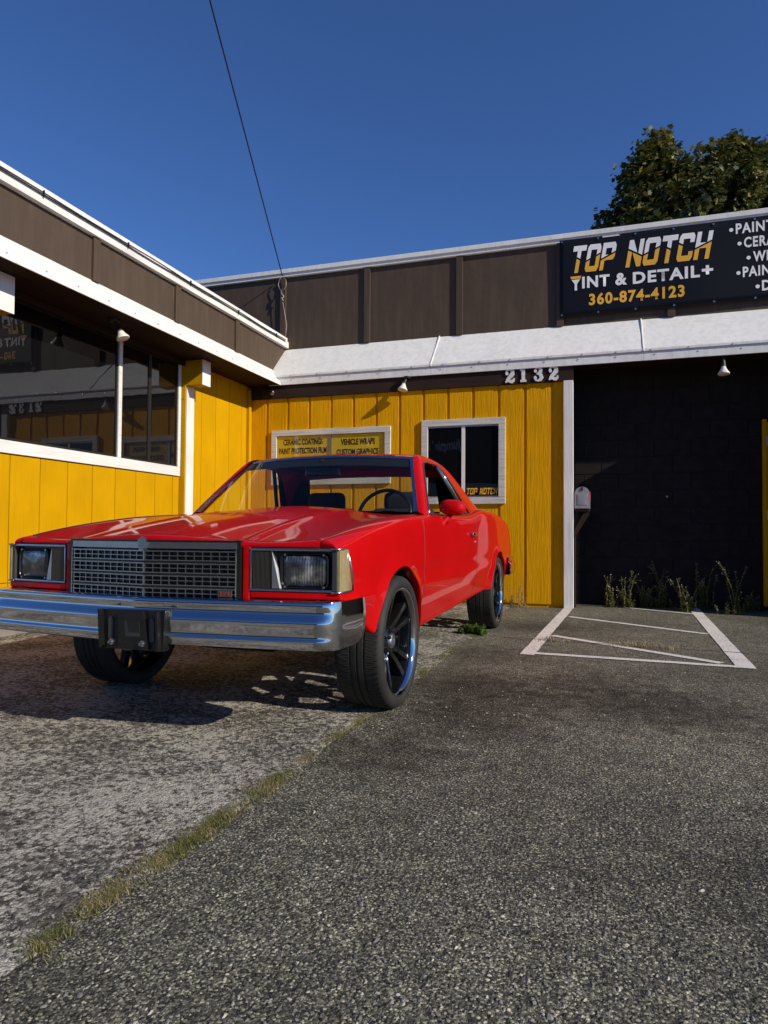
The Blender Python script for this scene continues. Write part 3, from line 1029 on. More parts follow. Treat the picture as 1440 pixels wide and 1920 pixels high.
def letters_split(word, x0, x1, z0, z1, yfun, parent, shear, gap, gold='letter_gold', white='letter_white', split=0.52):
    n = len(word)
    space = 0.62
    unit = sum(space if ch == ' ' else 1.0 for ch in word)
    w = (x1 - x0 - (z1 - z0) * shear) / (unit + gap * (n - 1))
    x = x0
    H = z1 - z0
    for ch in word:
        if ch == ' ':
            x += w * (space + gap)
            continue
        for part, mat in (('lower', gold), ('upper', white)):
            bm = bmesh.new()
            loops = LET[ch]
            edges = []
            for lp in loops:
                vv = [bm.verts.new((a, b, 0)) for a, b in lp]
                for i in range(len(vv)):
                    edges.append(bm.edges.new((vv[i], vv[(i + 1) % len(vv)])))
            bmesh.ops.triangle_fill(bm, edges=edges, use_beauty=True)
            # cut by a slanted split line, keep one side with a small dark gap
            sgn = 1 if part == 'upper' else -1
            co = Vector((0.5, split + 0.035 * sgn, 0))
            no = Vector((0.28, 1.0, 0)).normalized() if 'TNC'.find(ch) >= 0 else Vector((-0.24, 1.0, 0)).normalized()
            bmesh.ops.bisect_plane(bm, geom=bm.verts[:] + bm.edges[:] + bm.faces[:], plane_co=co, plane_no=no, clear_inner=(sgn > 0), clear_outer=(sgn < 0))
            for v in bm.verts:
                a, b = v.co.x, v.co.y
                px = x + a * w + b * H * shear
                pz = z0 + b * H
                v.co = (px, yfun(px, pz), pz)
            me = bpy.data.meshes.new('letter')
            bmesh.ops.recalc_face_normals(bm, faces=bm.faces[:])
            bm.to_mesh(me)
            bm.free()
            me.materials.append(MT[mat])
            oo = link('letter', me, parent)
            if parent is ban:
                oo.location = (-4.16, -0.34, -3.56)
        x += w * (1 + gap)


letters_split('TOP', 4.275, 4.835, 4.085, 4.420, lambda x, z: ban_y(x, z) - 0.004, ban, 0.17, 0.12)
letters_split('NOTCH', 4.925, 5.895, 4.087, 4.415, lambda x, z: ban_y(x, z) - 0.004, ban, 0.17, 0.12)


def ban_text(body, x0, x1, z0, z1, mat, bold):
    o = text_fit('lettering', body, x0, x1, z0, z1, 0.0, mat, ban, bold, 0.0, 1.14)
    me = o.data
    bm = bmesh.new()
    bm.from_mesh(me)
    for v in bm.verts:
        v.co.y = ban_y(v.co.x, v.co.z) - 0.004
    bm.to_mesh(me)
    bm.free()
    o.location = (-4.16, -0.34, -3.56)
    return o


ban_text('INT', 4.425, 4.745, 3.885, 4.030, 'letter_white', 0.035)
ban_text('&', 4.81, 4.945, 3.880, 4.030, 'letter_white', 0.035)
ban_text('DETAIL', 5.01, 5.745, 3.878, 4.022, 'letter_white', 0.035)
ban_text('+', 5.765, 5.885, 3.900, 4.010, 'letter_white', 0.04)
# the first T is a squeegee: gold bar over a white handle
sq = MB()
sq.add([(4.285, ban_y(4.3, 4) - .004, 4.045), (4.415, ban_y(4.4, 4) - .004, 4.045), (4.405, ban_y(4.4, 4) - .004, 4.012), (4.295, ban_y(4.3, 4) - .004, 4.012)], [(0, 1, 2, 3)])
o = sq.build('letter', 'letter_gold', ban)
o.location = (-4.16, -0.34, -3.56)
sq = MB()
yq = ban_y(4.35, 3.95) - 0.004
sq.add([(4.300, yq, 4.003), (4.402, yq, 4.003), (4.375, yq, 3.965), (4.364, yq, 3.945), (4.366, yq, 3.868), (4.336, yq, 3.868), (4.338, yq, 3.945), (4.326, yq, 3.965)], [(0, 1, 2, 3, 4, 5, 6, 7)])
o = sq.build('letter', 'letter_white', ban)
o.location = (-4.16, -0.34, -3.56)
ban_text('360-874-4123', 4.505, 5.58, 3.664, 3.812, 'letter_gold', 0.035)
for (bx, bz, tx, txt, w) in ((6.078, 4.392, 6.125, 'PAINT PROTECTION', 1.30), (6.163, 4.222, 6.208, 'CERAMIC COATING', 1.15), (6.255, 4.048, 6.30, 'WINDOW TINT', 0.92), (6.149, 3.882, 6.194, 'PAINT CORRECTION', 1.25), (6.344, 3.705, 6.388, 'DETAILING', 0.72)):
    dot = MB()
    dot.add([(bx + 0.022 * math.cos(a), ban_y(bx, bz) - 0.004, bz + 0.022 * math.sin(a)) for a in np.linspace(0, 2 * PI, 20, endpoint=False)], [tuple(range(20))])
    o = dot.build('bullet', 'letter_white', ban)
    o.location = (-4.16, -0.34, -3.56)
    ban_text(txt, tx, tx + w, bz - 0.055, bz + 0.068, 'letter_white', 0.03)

# ------------------------------------------------------------------ house number 2 1 3 2
def ribbon(m, pts, ws, h0, h1):
    """fat/thin stroke: centreline points with widths, extruded towards -Y"""
    L, Rr = [], []
    for i, (a, b) in enumerate(pts):
        p0 = Vector(pts[max(i - 1, 0)])
        p1 = Vector(pts[min(i + 1, len(pts) - 1)])
        d = (p1 - p0).normalized()
        n = Vector((-d.y, d.x))
        L.append(Vector((a, b)) + n * ws[i] * .66)
        Rr.append(Vector((a, b)) - n * ws[i] * .66)
    k = len(pts)
    vs = [(p.x, h0, p.y) for p in L] + [(p.x, h0, p.y) for p in Rr] + [(p.x, h1, p.y) for p in L] + [(p.x, h1, p.y) for p in Rr]
    fs = []
    for i in range(k - 1):
        fs += [(i, i + 1, k + i + 1, k + i), (2 * k + i, 3 * k + i, 3 * k + i + 1, 2 * k + i + 1), (i, 2 * k + i, 2 * k + i + 1, i + 1), (k + i, k + i + 1, 3 * k + i + 1, 3 * k + i)]
    fs += [(0, k, 3 * k, 2 * k), (k - 1, 3 * k - 1, 4 * k - 1, 2 * k - 1)]
    m.add(vs, fs)


def disc(m, cx, cz, r, h0, h1, n=14):
    m.poly_prism([(cx + r * math.cos(2 * PI * i / n), cz + r * math.sin(2 * PI * i / n)) for i in range(n)], h0, h1)


def digit(ch):
    m = MB()
    a0, a1 = 0.0, -0.012
    if ch == '1':
        m.poly_prism([(.26, .0), (.26, .16), (.36, .16), (.36, .80), (.22, .80), (.22, .92), (.40, 1.0), (.66, 1.0), (.66, .16), (.78, .16), (.78, 0)], a0, a1)
    elif ch == '2':
        ribbon(m, [(.20, .70), (.22, .86), (.40, .96), (.60, .94), (.74, .82), (.74, .66), (.58, .48), (.36, .30), (.20, .10)], [.14, .12, .10, .16, .26, .28, .24, .20, .16], a0, a1)
        disc(m, .24, .68, .13, a0 + .0005, a1 - .001)
        ribbon(m, [(.12, .03), (.22, .14), (.38, .17), (.54, .10), (.70, .08), (.84, .16), (.88, .32)], [.05, .18, .16, .17, .2, .15, .08], a0 + .0004, a1 - .0015)
    else:
        ribbon(m, [(.20, .74), (.26, .90), (.44, .97), (.60, .93), (.70, .80), (.66, .65), (.50, .55), (.34, .53)], [.12, .12, .10, .16, .26, .22, .12, .08], a0, a1)
        ribbon(m, [(.34, .53), (.52, .52), (.70, .42), (.76, .26), (.66, .10), (.46, .03), (.26, .09), (.18, .24)], [.08, .12, .22, .28, .20, .10, .12, .12], a0 + .0004, a1 - .0006)
        disc(m, .24, .73, .125, a0 + .0005, a1 - .001)
        disc(m, .22, .25, .135, a0 + .0006, a1 - .0012)
    m.v = [(x * 0.135, y, z * 0.168) for x, y, z in m.v]
    return m


for ch, x, lab in (('2', 3.530, 'white numeral 2, the leftmost of the street number under the eave'), ('1', 3.688, 'slim white numeral one of the street number under the eave'),
                   ('3', 3.868, 'curly white numeral three of the street number under the eave'), ('2', 4.040, 'white numeral 2, the last of the street number, nearest the post')):
    o = digit(ch).build('house_numeral', 'numeral', None, loc=(x, -0.047, 2.684))
    tag(o, lab, 'house number', 'street number on the frieze board')

# ------------------------------------------------------------------ window posters and decal
po = MB().box(0.0, 0.745, -0.001, 0.0, 0.0, 0.572).build('window_poster', 'poster_yellow', None, loc=(0.485, -0.019, 1.577))
tag(po, 'yellow window poster reading CERAMIC COATINGS, PAINT PROTECTION FILM', 'poster')
def poster_line(par, txt, x0, x1, z0, z1):
    o = text_fit('lettering', txt, x0, x1, z0, z1, -0.0025, 'letter_black', par, 0.035)


poster_line(po, 'CERAMIC COATINGS', 0.085, 0.66, 0.452, 0.533)
poster_line(po, 'PAINT PROTECTION FILM', 0.02, 0.715, 0.335, 0.415)
po2 = MB().box(0.0, 0.735, -0.001, 0.0, 0.0, 0.572).build('window_poster', 'poster_yellow', None, loc=(1.267, -0.019, 1.577))
tag(po2, 'yellow window poster reading VEHICLE WRAPS and SIGNS & BANNERS', 'poster')
poster_line(po2, 'VEHICLE WRAPS', 0.135, 0.605, 0.430, 0.512)
poster_line(po2, 'CUSTOM GRAPHICS', 0.075, 0.655, 0.300, 0.380)
poster_line(po2, 'SIGNS & BANNERS', 0.075, 0.645, 0.055, 0.135)
dec = empty('window_decal', (3.05, -0.0195, 1.335))
tag(dec, 'gold TOP NOTCH lettering at the bottom of the small window', 'decal')


def letters_plain(word, x0, x1, z0, z1, parent):
    letters_split(word, x0, x1, z0, z1, lambda x, z: -0.0005, parent, 0.15, 0.14, 'letter_gold', 'letter_gold', 0.5)


letters_plain('TOP', 0.012, 0.155, 0.008, 0.088, dec)
letters_plain('NOTCH', 0.178, 0.40, 0.008, 0.088, dec)

# ------------------------------------------------------------------ flood lamps, corner camera, mailbox, wires
def flood_lamp(loc, aim, label, base_dir):
    t = empty('flood_lamp', loc)
    tag(t, label, 'lamp', 'flood lamps under the eaves')
    aim = Vector(aim).normalized()
    b = Vector(base_dir)
    m = MB()
    m.lathe([(0.0, 0.03), (0.045, 0.03), (0.05, 0.024), (0.05, 0.0)], 'Z', 20)
    q = aim.to_track_quat('Z', 'Y')
    base = m.build('base', 'black_metal', t, True, 40)
    base.location = b
    base.rotation_euler = (PI, 0, 0)
    MB().tube([b + Vector((0, 0, -0.02)), b * 0.6, b * 0.25 + Vector((0, 0, 0)), aim * 0.005], [0.016, 0.016, 0.022, 0.026], 12).build('socket', 'black_metal', t, True, 40)
    bulb = MB().lathe([(0.022, 0.0), (0.026, 0.02), (0.040, 0.05), (0.058, 0.078), (0.061, 0.086), (0.058, 0.093), (0.03, 0.100), (0.0, 0.102)], 'Z', 28).build('bulb', 'flood_glass', t, True, 50)
    bulb.rotation_euler = q.to_euler()
    return t


flood_lamp((2.285, -0.115, 2.745), (-0.12, -0.25, -1), 'white flood bulb hanging under the eave above the poster window', (0.03, 0.05, 0.095))
flood_lamp((0.36, -3.005, 2.755), (0.35, 0.10, -0.9), 'white flood bulb under the left eave in front of the dark window', (-0.04, -0.03, 0.095))
flood_lamp((5.925, -0.04, 2.725), (0.0, -0.15, -1), 'white flood bulb hanging in the dark recess beside the block wall', (0.0, 0.03, 0.178))
cc = empty('corner_camera', (0.40, -0.06, 2.74))
tag(cc, 'small round security camera in the corner under the eave', 'camera')
MB().bbox(-0.14, -0.01, -0.02, 0.012, -0.05, 0.05, 0.01).build('bracket', 'black_metal', cc)
MB().lathe([(0.0, -0.075), (0.024, -0.073), (0.036, -0.055), (0.038, -0.02), (0.03, 0.0)], 'Y', 24, (0.035, 0, 0)).build('housing', 'dull_chrome', cc, True, 50)
MB().lathe([(0.0, -0.079), (0.014, -0.078), (0.016, -0.07)], 'Y', 16, (0.037, 0, 0)).build('lens', 'gloss_black', cc, True)

mbx = empty('mailbox', (4.337, -0.02, 1.17))
tag(mbx, 'grey tin mailbox with arched top on a bracket beside the white post', 'mailbox')
prof = [(0.0, 0.0), (0.165, 0.0), (0.165, 0.16)] + [(0.0825 + 0.0825 * math.cos(a), 0.16 + 0.085 * math.sin(a)) for a in np.linspace(0.2, PI - 0.2, 12)] + [(0.0, 0.16)]
MB().poly_prism([(a + 0.012, b) for a, b in prof], 0.0, 0.42).build('body', 'mailbox', mbx, True, 35)
MB().poly_prism([(0.0825 + 0.012 + (a - 0.0825) * 1.05, (b - 0.1) * 1.03 + 0.1) for a, b in prof], -0.012, 0.012).build('door', 'mailbox', mbx, True, 35)
MB().bbox(0.086, 0.104, -0.024, -0.011, 0.205, 0.246, 0.004).build('latch', 'black_metal', mbx)
MB().bbox(0.040, 0.150, -0.0165, -0.011, 0.035, 0.165, 0.008, 3).build('door_panel', 'mailbox', mbx, True, 40)
fl = MB().bbox(0.181, 0.187, 0.10, 0.125, 0.08, 0.20, 0.002).build('flag', 'red_lens', mbx)
MB().poly_prism([(0.05, -0.004), (0.33, -0.004), (0.33, -0.30), (0.30, -0.30)], 0.03, 0.07, 'YZ').build('tmp', 'brown_dark', mbx)
bpy.data.objects.remove([o for o in bpy.data.objects if o.name.startswith('tmp')][0])
brk = MB()
brk.bbox(0.012, 0.175, 0.0, 0.44, -0.035, -0.003, 0.003)
brk.poly_prism([(0.170, -0.0355), (0.172, -0.075), (0.012, -0.335), (-0.002, -0.335), (-0.002, -0.27), (0.118, -0.0355)], 0.03, 0.075)
brk.bbox(-0.002, 0.022, 0.076, 0.12, -0.33, -0.036, 0.002)
brk.build('bracket', 'brown_dark', mbx)

# overhead service wire, its tail loop and the cables along the left roof edge
A = Vector((0.345, 0.335, 4.50))
Q = Vector((1.31, -3.05, 5.645))
pts = [A.lerp(Q, t) for t in np.linspace(0, 5, 40)]
wr = empty('service_wire', A)
tag(wr, 'black overhead wire running from the parapet up into the sky', 'wire')
MB().tube([p - A for p in pts], 0.0075, 8).build('cable', 'wire', wr, True)
lp = [(0.0, 0.0, 0.0), (-0.045, 0.0, -0.05), (-0.065, 0.0, -0.12), (-0.04, 0.0, -0.19), (0.02, -0.005, -0.22), (0.06, -0.005, -0.16), (0.06, 0.0, -0.08), (0.02, 0.0, -0.02)]
MB().tube(lp, 0.006, 6).build('loop', 'steel_wire', wr, True)
MB().tube([(0.0, 0.0, -0.22), (-0.01, -0.01, -0.32), (0.02, -0.01, -0.40), (0.05, -0.015, -0.55), (0.085, -0.015, -0.72), (0.075, -0.02, -0.85), (0.02, -0.02, -0.96), (-0.01, -0.05, -1.0)], 0.005, 6).build('tail', 'steel_wire', wr, True)
MB().tube([(-0.02, -0.005, -0.21), (0.0, -0.02, -0.27), (0.03, -0.01, -0.30), (0.0, -0.01, -0.34), (0.03, -0.02, -0.37)], 0.011, 6).build('clamp', 'steel_wire', wr, True)
rc = empty('roof_cable', (X_BR + 0.06, -4.0, 3.55))
tag(rc, 'thin black cables clipped along the white edge of the left roof', 'cable')
for k, off in enumerate((0.0, 0.022)):
    pts = []
    for y in np.linspace(-5.3, 0.28, 50):
        pts.append((0.0 + 0.006 * k, y + 4.0, 0.012 - off + 0.012 * noise.noise((y * 1.3, k * 5.0, 0)) - 0.004))
    MB().tube(pts, 0.0055, 6).build('cable', 'wire', rc, True)
clip = MB()
for y in np.linspace(-5.0, 0.0, 6):
    clip.box(-0.002, 0.014, y + 4.0 - 0.004, y + 4.0 + 0.004, -0.03, 0.024)
clip.build('clips', 'wire', rc)

# ------------------------------------------------------------------ the red pickup car
PSI = 0.0168
CAR_O = Vector((3.684, -4.888, 0)) - Vector((math.cos(PSI), -math.sin(PSI), 0)) * 0.89
car = empty('pickup_car', CAR_O, -PSI)
tag(car, 'red coupe pickup car with chrome bumper and black wheels', 'car')
UF = -0.742            # plane of the lamps at the outer corners


def front(v):
    return -.842 + .118 * abs(v)


def sweep(o, v0=0.0, v1=0.0, w0=0.0, w1=0.0):
    """lay a front part built on the flat plane UF onto the swept nose; optionally remap |v| v0..v1 to w0..w1"""
    me = o.data
    for vv in me.vertices:
        a = abs(vv.co.x)
        if v1 > v0:
            a2 = w0 + (a - v0) * (w1 - w0) / (v1 - v0)
            vv.co.x = math.copysign(a2, vv.co.x)
            a = a2
        vv.co.y += front(a) - UF
    me.update()
    return o

zt = crom([-.745, -.6, -.4, -.2, 0, .3, .6, 1.0, 1.5, 1.85, 2.05, 2.3, 2.6, 3.0, 3.4, 3.7, 3.92, 4.06, 4.13], [.842, .868, .900, .926, .948, .970, .984, .994, 1.004, 1.014, 1.032, 1.062, 1.070, 1.056, 1.024, .980, .905, .790, .66])
vmax = crom([-.745, -.6, -.3, 0, .5, 1.2, 2.2, 3.0, 3.6, 4.0, 4.13], [.862, .876, .886, .889, .892, .893, .893, .894, .884, .862, .845])
RW, ZC, AXR = 0.378, 0.332, 2.974


def side_v(u, z):
    top = zt(u)
    d = max(0.0, top - z)
    g = float(np.interp(d, [0, .004, .010, .02, .035, .06, .10, .16, .24, .32], [.055, .040, .029, .0205, .0140, .0095, .0062, .0034, .0012, 0]))
    low = 0.060 * max(0.0, (0.60 - z) / 0.27) ** 1.15 if z < 0.60 else 0.0
    conc = 0.006 * math.exp(-((z - 0.655) / 0.035) ** 2)
    v = vmax(u) - g - low - conc
    for uc in (0.0, AXR):
        r = math.hypot(u - uc, z - ZC)
        if r < 0.52 and z > 0.30:
            t = max(0.0, 1 - (r - RW) / 0.085)
            v += 0.016 * min(1, t) ** 1.6 + (0.5 * low if t > 0 else 0) * min(1, t)
    return v


def zbot(u):
    if u < -0.60:
        return float(np.interp(u, [-.75, -.60], [.585, .56]))
    if u < -RW:
        return float(np.interp(u, [-.60, -.54, -.45, -RW], [.572, .56, .485, .425]))
    if u < AXR - RW:
        return .330 + .028 * (u - .4)
    return float(np.interp(u, [AXR + RW, 4.13], [.40, .50]))


def hoodw(u):
    return vmax(u) - 0.092


def panel(name, us, sgn, inner, parent=car):
    """loft a side panel over stations us; us entries are (u, zb)"""
    dl = [0, .003, .007, .012, .02, .032, .05, .075, .11, .15, .20, .26]
    nlow = 16
    rows = []
    for (u, zb) in us:
        top = zt(u)
        hgt = top - zb
        k = min(1.0, hgt / 0.40)
        row = []
        for (vv, dz) in reversed(inner(u)):
            row.append((sgn * vv, u, top + dz))
        for d in dl:
            z = top - d * k
            row.append((sgn * side_v(u, z), u, z))
        zs = top - dl[-1] * k
        for j in range(1, nlow + 1):
            z = zs + (zb - zs) * j / nlow
            row.append((sgn * side_v(u, z), u, z))
        # turned-in bottom flange
        vb = side_v(u, zb)
        row.append((sgn * (vb - 0.008), u, zb - 0.006))
        row.append((sgn * (vb - 0.045), u, zb - 0.002))
        rows.append(row)
    m = MB().grid(rows)
    n = len(rows[0])
    # return edges front and back so the shut lines read as gaps
    for idx, s in ((0, 1), (len(rows) - 1, -1)):
        ring = rows[idx]
        m.grid([ring, [(x - sgn * 0.02 if abs(x) > 0.5 else x, y + s * 0.004, z) for x, y, z in ring]])
    return m.build(name, 'paint', parent, True, 50)


def arch_cols(uc, zlow_f, zlow_b):
    out = [(uc - RW - 0.001, zlow_f)]
    for a in np.linspace(PI, 0, 41):
        out.append((uc + RW * math.cos(a), max(ZC + RW * math.sin(a), zlow_f if a > PI / 2 else zlow_b)))
    out.append((uc + RW + 0.001, zlow_b))
    return out


for sg in (1, -1):
    inn_f = lambda u: [(vmax(u) - .066, .0025), (vmax(u) - .080, .004), (hoodw(u) + .004, .004), (hoodw(u) + .003, -.03)]
    us = [(u, zbot(u)) for u in np.linspace(-.741, -RW - .02, 16)] + arch_cols(0.0, zbot(-RW - .005), zbot(RW)) + [(u, zbot(u)) for u in np.linspace(RW + .012, 0.437, 4)]
    panel('fender', us, sg, inn_f)
    inn_d = lambda u: [(vmax(u) - .066, .001), (vmax(u) - .078, -.002), (vmax(u) - .080, -.06)]
    us = [(u, zbot(u)) for u in np.linspace(0.443, 1.948, 36)]
    dpan = panel('door', us, sg, inn_d)
    inn_q = lambda u: [(vmax(u) - .07, .003), (vmax(u) - .12, .004), (vmax(u) - .165, .002), (vmax(u) - .172, -.02), (vmax(u) - .175, -.42 if u < 3.9 else -.25)]
    us = [(u, zbot(u)) for u in np.linspace(1.954, AXR - RW - .02, 14)] + arch_cols(AXR, zbot(AXR - RW - .001), zbot(AXR + RW)) + [(u, zbot(u)) for u in np.linspace(AXR + RW + .02, 4.13, 22)]
    panel('quarter_panel', us, sg, inn_q)
    # wheel house liners
    for uc in (0.0, AXR):
        rows = []
        for a in np.linspace(0.28, PI - 0.28, 24):
            c, s = math.cos(a), math.sin(a)
            rows.append([(sg * vv, uc + (RW + .012) * c, ZC + (RW + .012) * s) for vv in (.845, .56)])
        rows2 = [[r[1], (sg * .56, uc, ZC)] for r in rows]
        MB().grid(rows).grid(rows2).build('wheel_house', 'underbody', car)
    # rocker lower moulding line
    MB().tube([(sg * (side_v(u, zbot(u) + .02) + .001), u, zbot(u) + .02) for u in np.linspace(RW + .03, AXR - RW - .03, 30)], .004, 6).build('rocker_moulding', 'paint', car, True)
    # door details, driver and passenger alike
    h = MB()
    uh, zh = 1.80, .868
    vs_ = side_v(uh, zh)
    hd = MB().bbox(min(sg * (vs_ + .004), sg * (vs_ + .024)), max(sg * (vs_ + .004), sg * (vs_ + .024)), uh - .085, uh + .06, zh - .014, zh + .014, .008, 3).build('door_handle', 'chrome', dpan, True, 40)
    MB().lathe([(.0, sg * (vs_ + .010)), (.011, sg * (vs_ + .008)), (.012, sg * (vs_ - .004))], 'X', 14, (0, uh + .085, zh - .06)).build('door_lock', 'chrome', dpan, True)
    # marker lamp wrapping the corner
    ml = MB()
    for (za, zb_) in ((.640, .808),):
        mbz = MB().bbox(min(sg * .832, sg * .851), max(sg * .832, sg * .851), UF - .009, UF + .012, za, zb_, .003).build('lamp_bezel', 'grey_plastic', car)
        ml.bbox(min(sg * .8515, sg * .866), max(sg * .8515, sg * .866), UF - .010, UF + .012, za, zb_, .003)
    P = []
    for z, ub in ((.640, -.628), (.808, -.672)):
        P.append([(sg * .866, UF - .010, z), (sg * (side_v(-.70, z) + .010), -.70, z), (sg * (side_v(-.66, z) + .009), -.66, z), (sg * (side_v(ub, z) + .004), ub, z)])
    ml.grid(P)
    mo = ml.build('marker_lamp', 'amber', car, True, 35)
    fr = MB()
    for z, ub in ((.637, -.622), (.811, -.667)):
        fr.tube([(sg * .832, UF - .015, z), (sg * .866, UF - .013, z), (sg * (side_v(-.70, z) + .011), -.70, z), (sg * (side_v(ub, z) + .006), ub, z)], .004, 6)
    fr.tube([(sg * (side_v(-.622, .637) + .006), -.622, .637), (sg * (side_v(-.645, .724) + .008), -.645, .724), (sg * (side_v(-.667, .811) + .006), -.667, .811)], .004, 6)
    fr.build('lamp_trim', 'dull_chrome', mo, True)

# hood
def hood_z(u, v):
    a = abs(v)
    hw = hoodw(u)
    t = (u + .75) / 1.4
    Aa = .020 + .040 * t
    Bb = -.008 + .044 * t
    vc = .425 - .07 * t
    if a < vc:
        k = a / vc
        z = Aa + (Bb - Aa) * k + .004 * math.sin(PI * k) - .003 * math.exp(-(a / .010) ** 2)
    else:
        k = (a - vc) / (hw - vc)
        z = Bb * (1 - k) + .004 * k - (.007 + .006 * t) * math.sin(PI * k) * (1 if k < 1 else 0)
        z += .006 * math.exp(-((a - vc) / .03) ** 2) - .006 * math.exp(-((hw - a) / .02) ** 2) * 0.4
    return zt(u) + z


ss = np.linspace(-1, 1, 81)


def hood_v(s, u):
    """lateral position for s in -1..1 with the crease held on s = 0.5"""
    vc = .425 - .07 * (u + .75) / 1.4
    hw = hoodw(u) - .004
    a = abs(s)
    v = vc * a / .5 if a <= .5 else vc + (hw - vc) * (a - .5) / .5
    return math.copysign(v, s)




def nose(v):
    a = abs(v)
    return front(a) - .004 + .004 * math.exp(-(a / .03) ** 2)


rows = []
for s in ss:
    row = []
    v_ = hood_v(s, -.69)
    uf = nose(v_) + .049
    ulist = [uf] + [uf + (0.60 - uf) * k for k in np.linspace(0, 1, 34)]
    for i, u in enumerate(ulist):
        v = hood_v(s, u)
        ub = u - .03 * (s * s) * max(0, (u - .3) / .3) if u > .3 else u
        row.append((v, ub, hood_z(ub, v) - (.014 if i == 0 else 0)))
    row.append((row[-1][0], row[-1][1] + .006, row[-1][2] - .03))
    rows.append(row)
edge_l = [(x, y, z - .02) for x, y, z in rows[0]]
edge_r = [(x, y, z - .02) for x, y, z in rows[-1]]
MB().grid([edge_l] + rows + [edge_r]).build('hood', 'paint', car, True, 40)
# dark shut lines round the hood and doors
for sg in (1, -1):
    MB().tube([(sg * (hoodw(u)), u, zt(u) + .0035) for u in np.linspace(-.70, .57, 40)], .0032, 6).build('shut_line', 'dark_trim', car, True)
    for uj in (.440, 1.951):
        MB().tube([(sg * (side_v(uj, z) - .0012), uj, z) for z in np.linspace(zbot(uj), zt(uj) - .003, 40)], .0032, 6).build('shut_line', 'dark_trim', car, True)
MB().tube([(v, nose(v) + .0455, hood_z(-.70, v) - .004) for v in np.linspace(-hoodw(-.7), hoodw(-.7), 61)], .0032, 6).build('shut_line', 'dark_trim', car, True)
# nose panel: lip above grille and lamps
rows = []
for s in np.linspace(-1, 1, 81):
    v = s * (hoodw(-.70) + .006)
    uf = nose(v)
    top = hood_z(-.70, min(abs(v), hoodw(-.70))) - .003
    rows.append([(v, uf + .042, top - .02), (v, uf + .042, top), (v, uf + .016, top - .003), (v, uf + .006, top - .006), (v, uf + .001, top - .010), (v, uf - .001, top - .016), (v, uf - .003, .824), (v, uf - .001, .817), (v, uf + .006, .814), (v, uf + .05, .814)])
hp = MB().grid(rows).build('nose_panel', 'paint', car, True, 50)
for sg in (1, -1):
    ring = [(hoodw(-.741) + .003, .814), (hoodw(-.741) + .003, zt(-.741) + .003), (vmax(-.741) - .08, zt(-.741) + .003)]
    for d in (0, .003, .007, .012, .02, .028):
        ring.append((side_v(-.741, zt(-.741) - d), zt(-.741) - d))
    cvx, czx = .82, .83
    r1 = [(sg * x, -.740, z) for x, z in ring]
    r2 = [(sg * (x + (cvx - x) * .05), -.7445, z + (czx - z) * .10) for x, z in ring]
    r3 = [(sg * (x + (cvx - x) * .14), -.7470, z + (czx - z) * .28) for x, z in ring]
    m = MB().grid([r1, r2, r3], closed_v=True)
    m.f.append(tuple(2 * len(ring) + i for i in range(len(ring))))
    m.build('fender_cap', 'paint', hp, True, 60)
for sg in (1, -1):
    m = MB()
    def sb(v0, v1, u0, u1, z0, z1, bev=.006):
        m.bbox(min(sg * v0, sg * v1), max(sg * v0, sg * v1), u0, u1, z0, z1, bev, 3)
    sb(.447, .481, UF - .006, UF + .06, .588, .820)
    sb(.4815, .868, UF - .006, UF + .06, .606, .634)
    sb(.450, .866, UF - .018, UF + .06, .580, .603, .008)
    sweep(m.build('lamp_surround', 'paint', hp, True, 40))

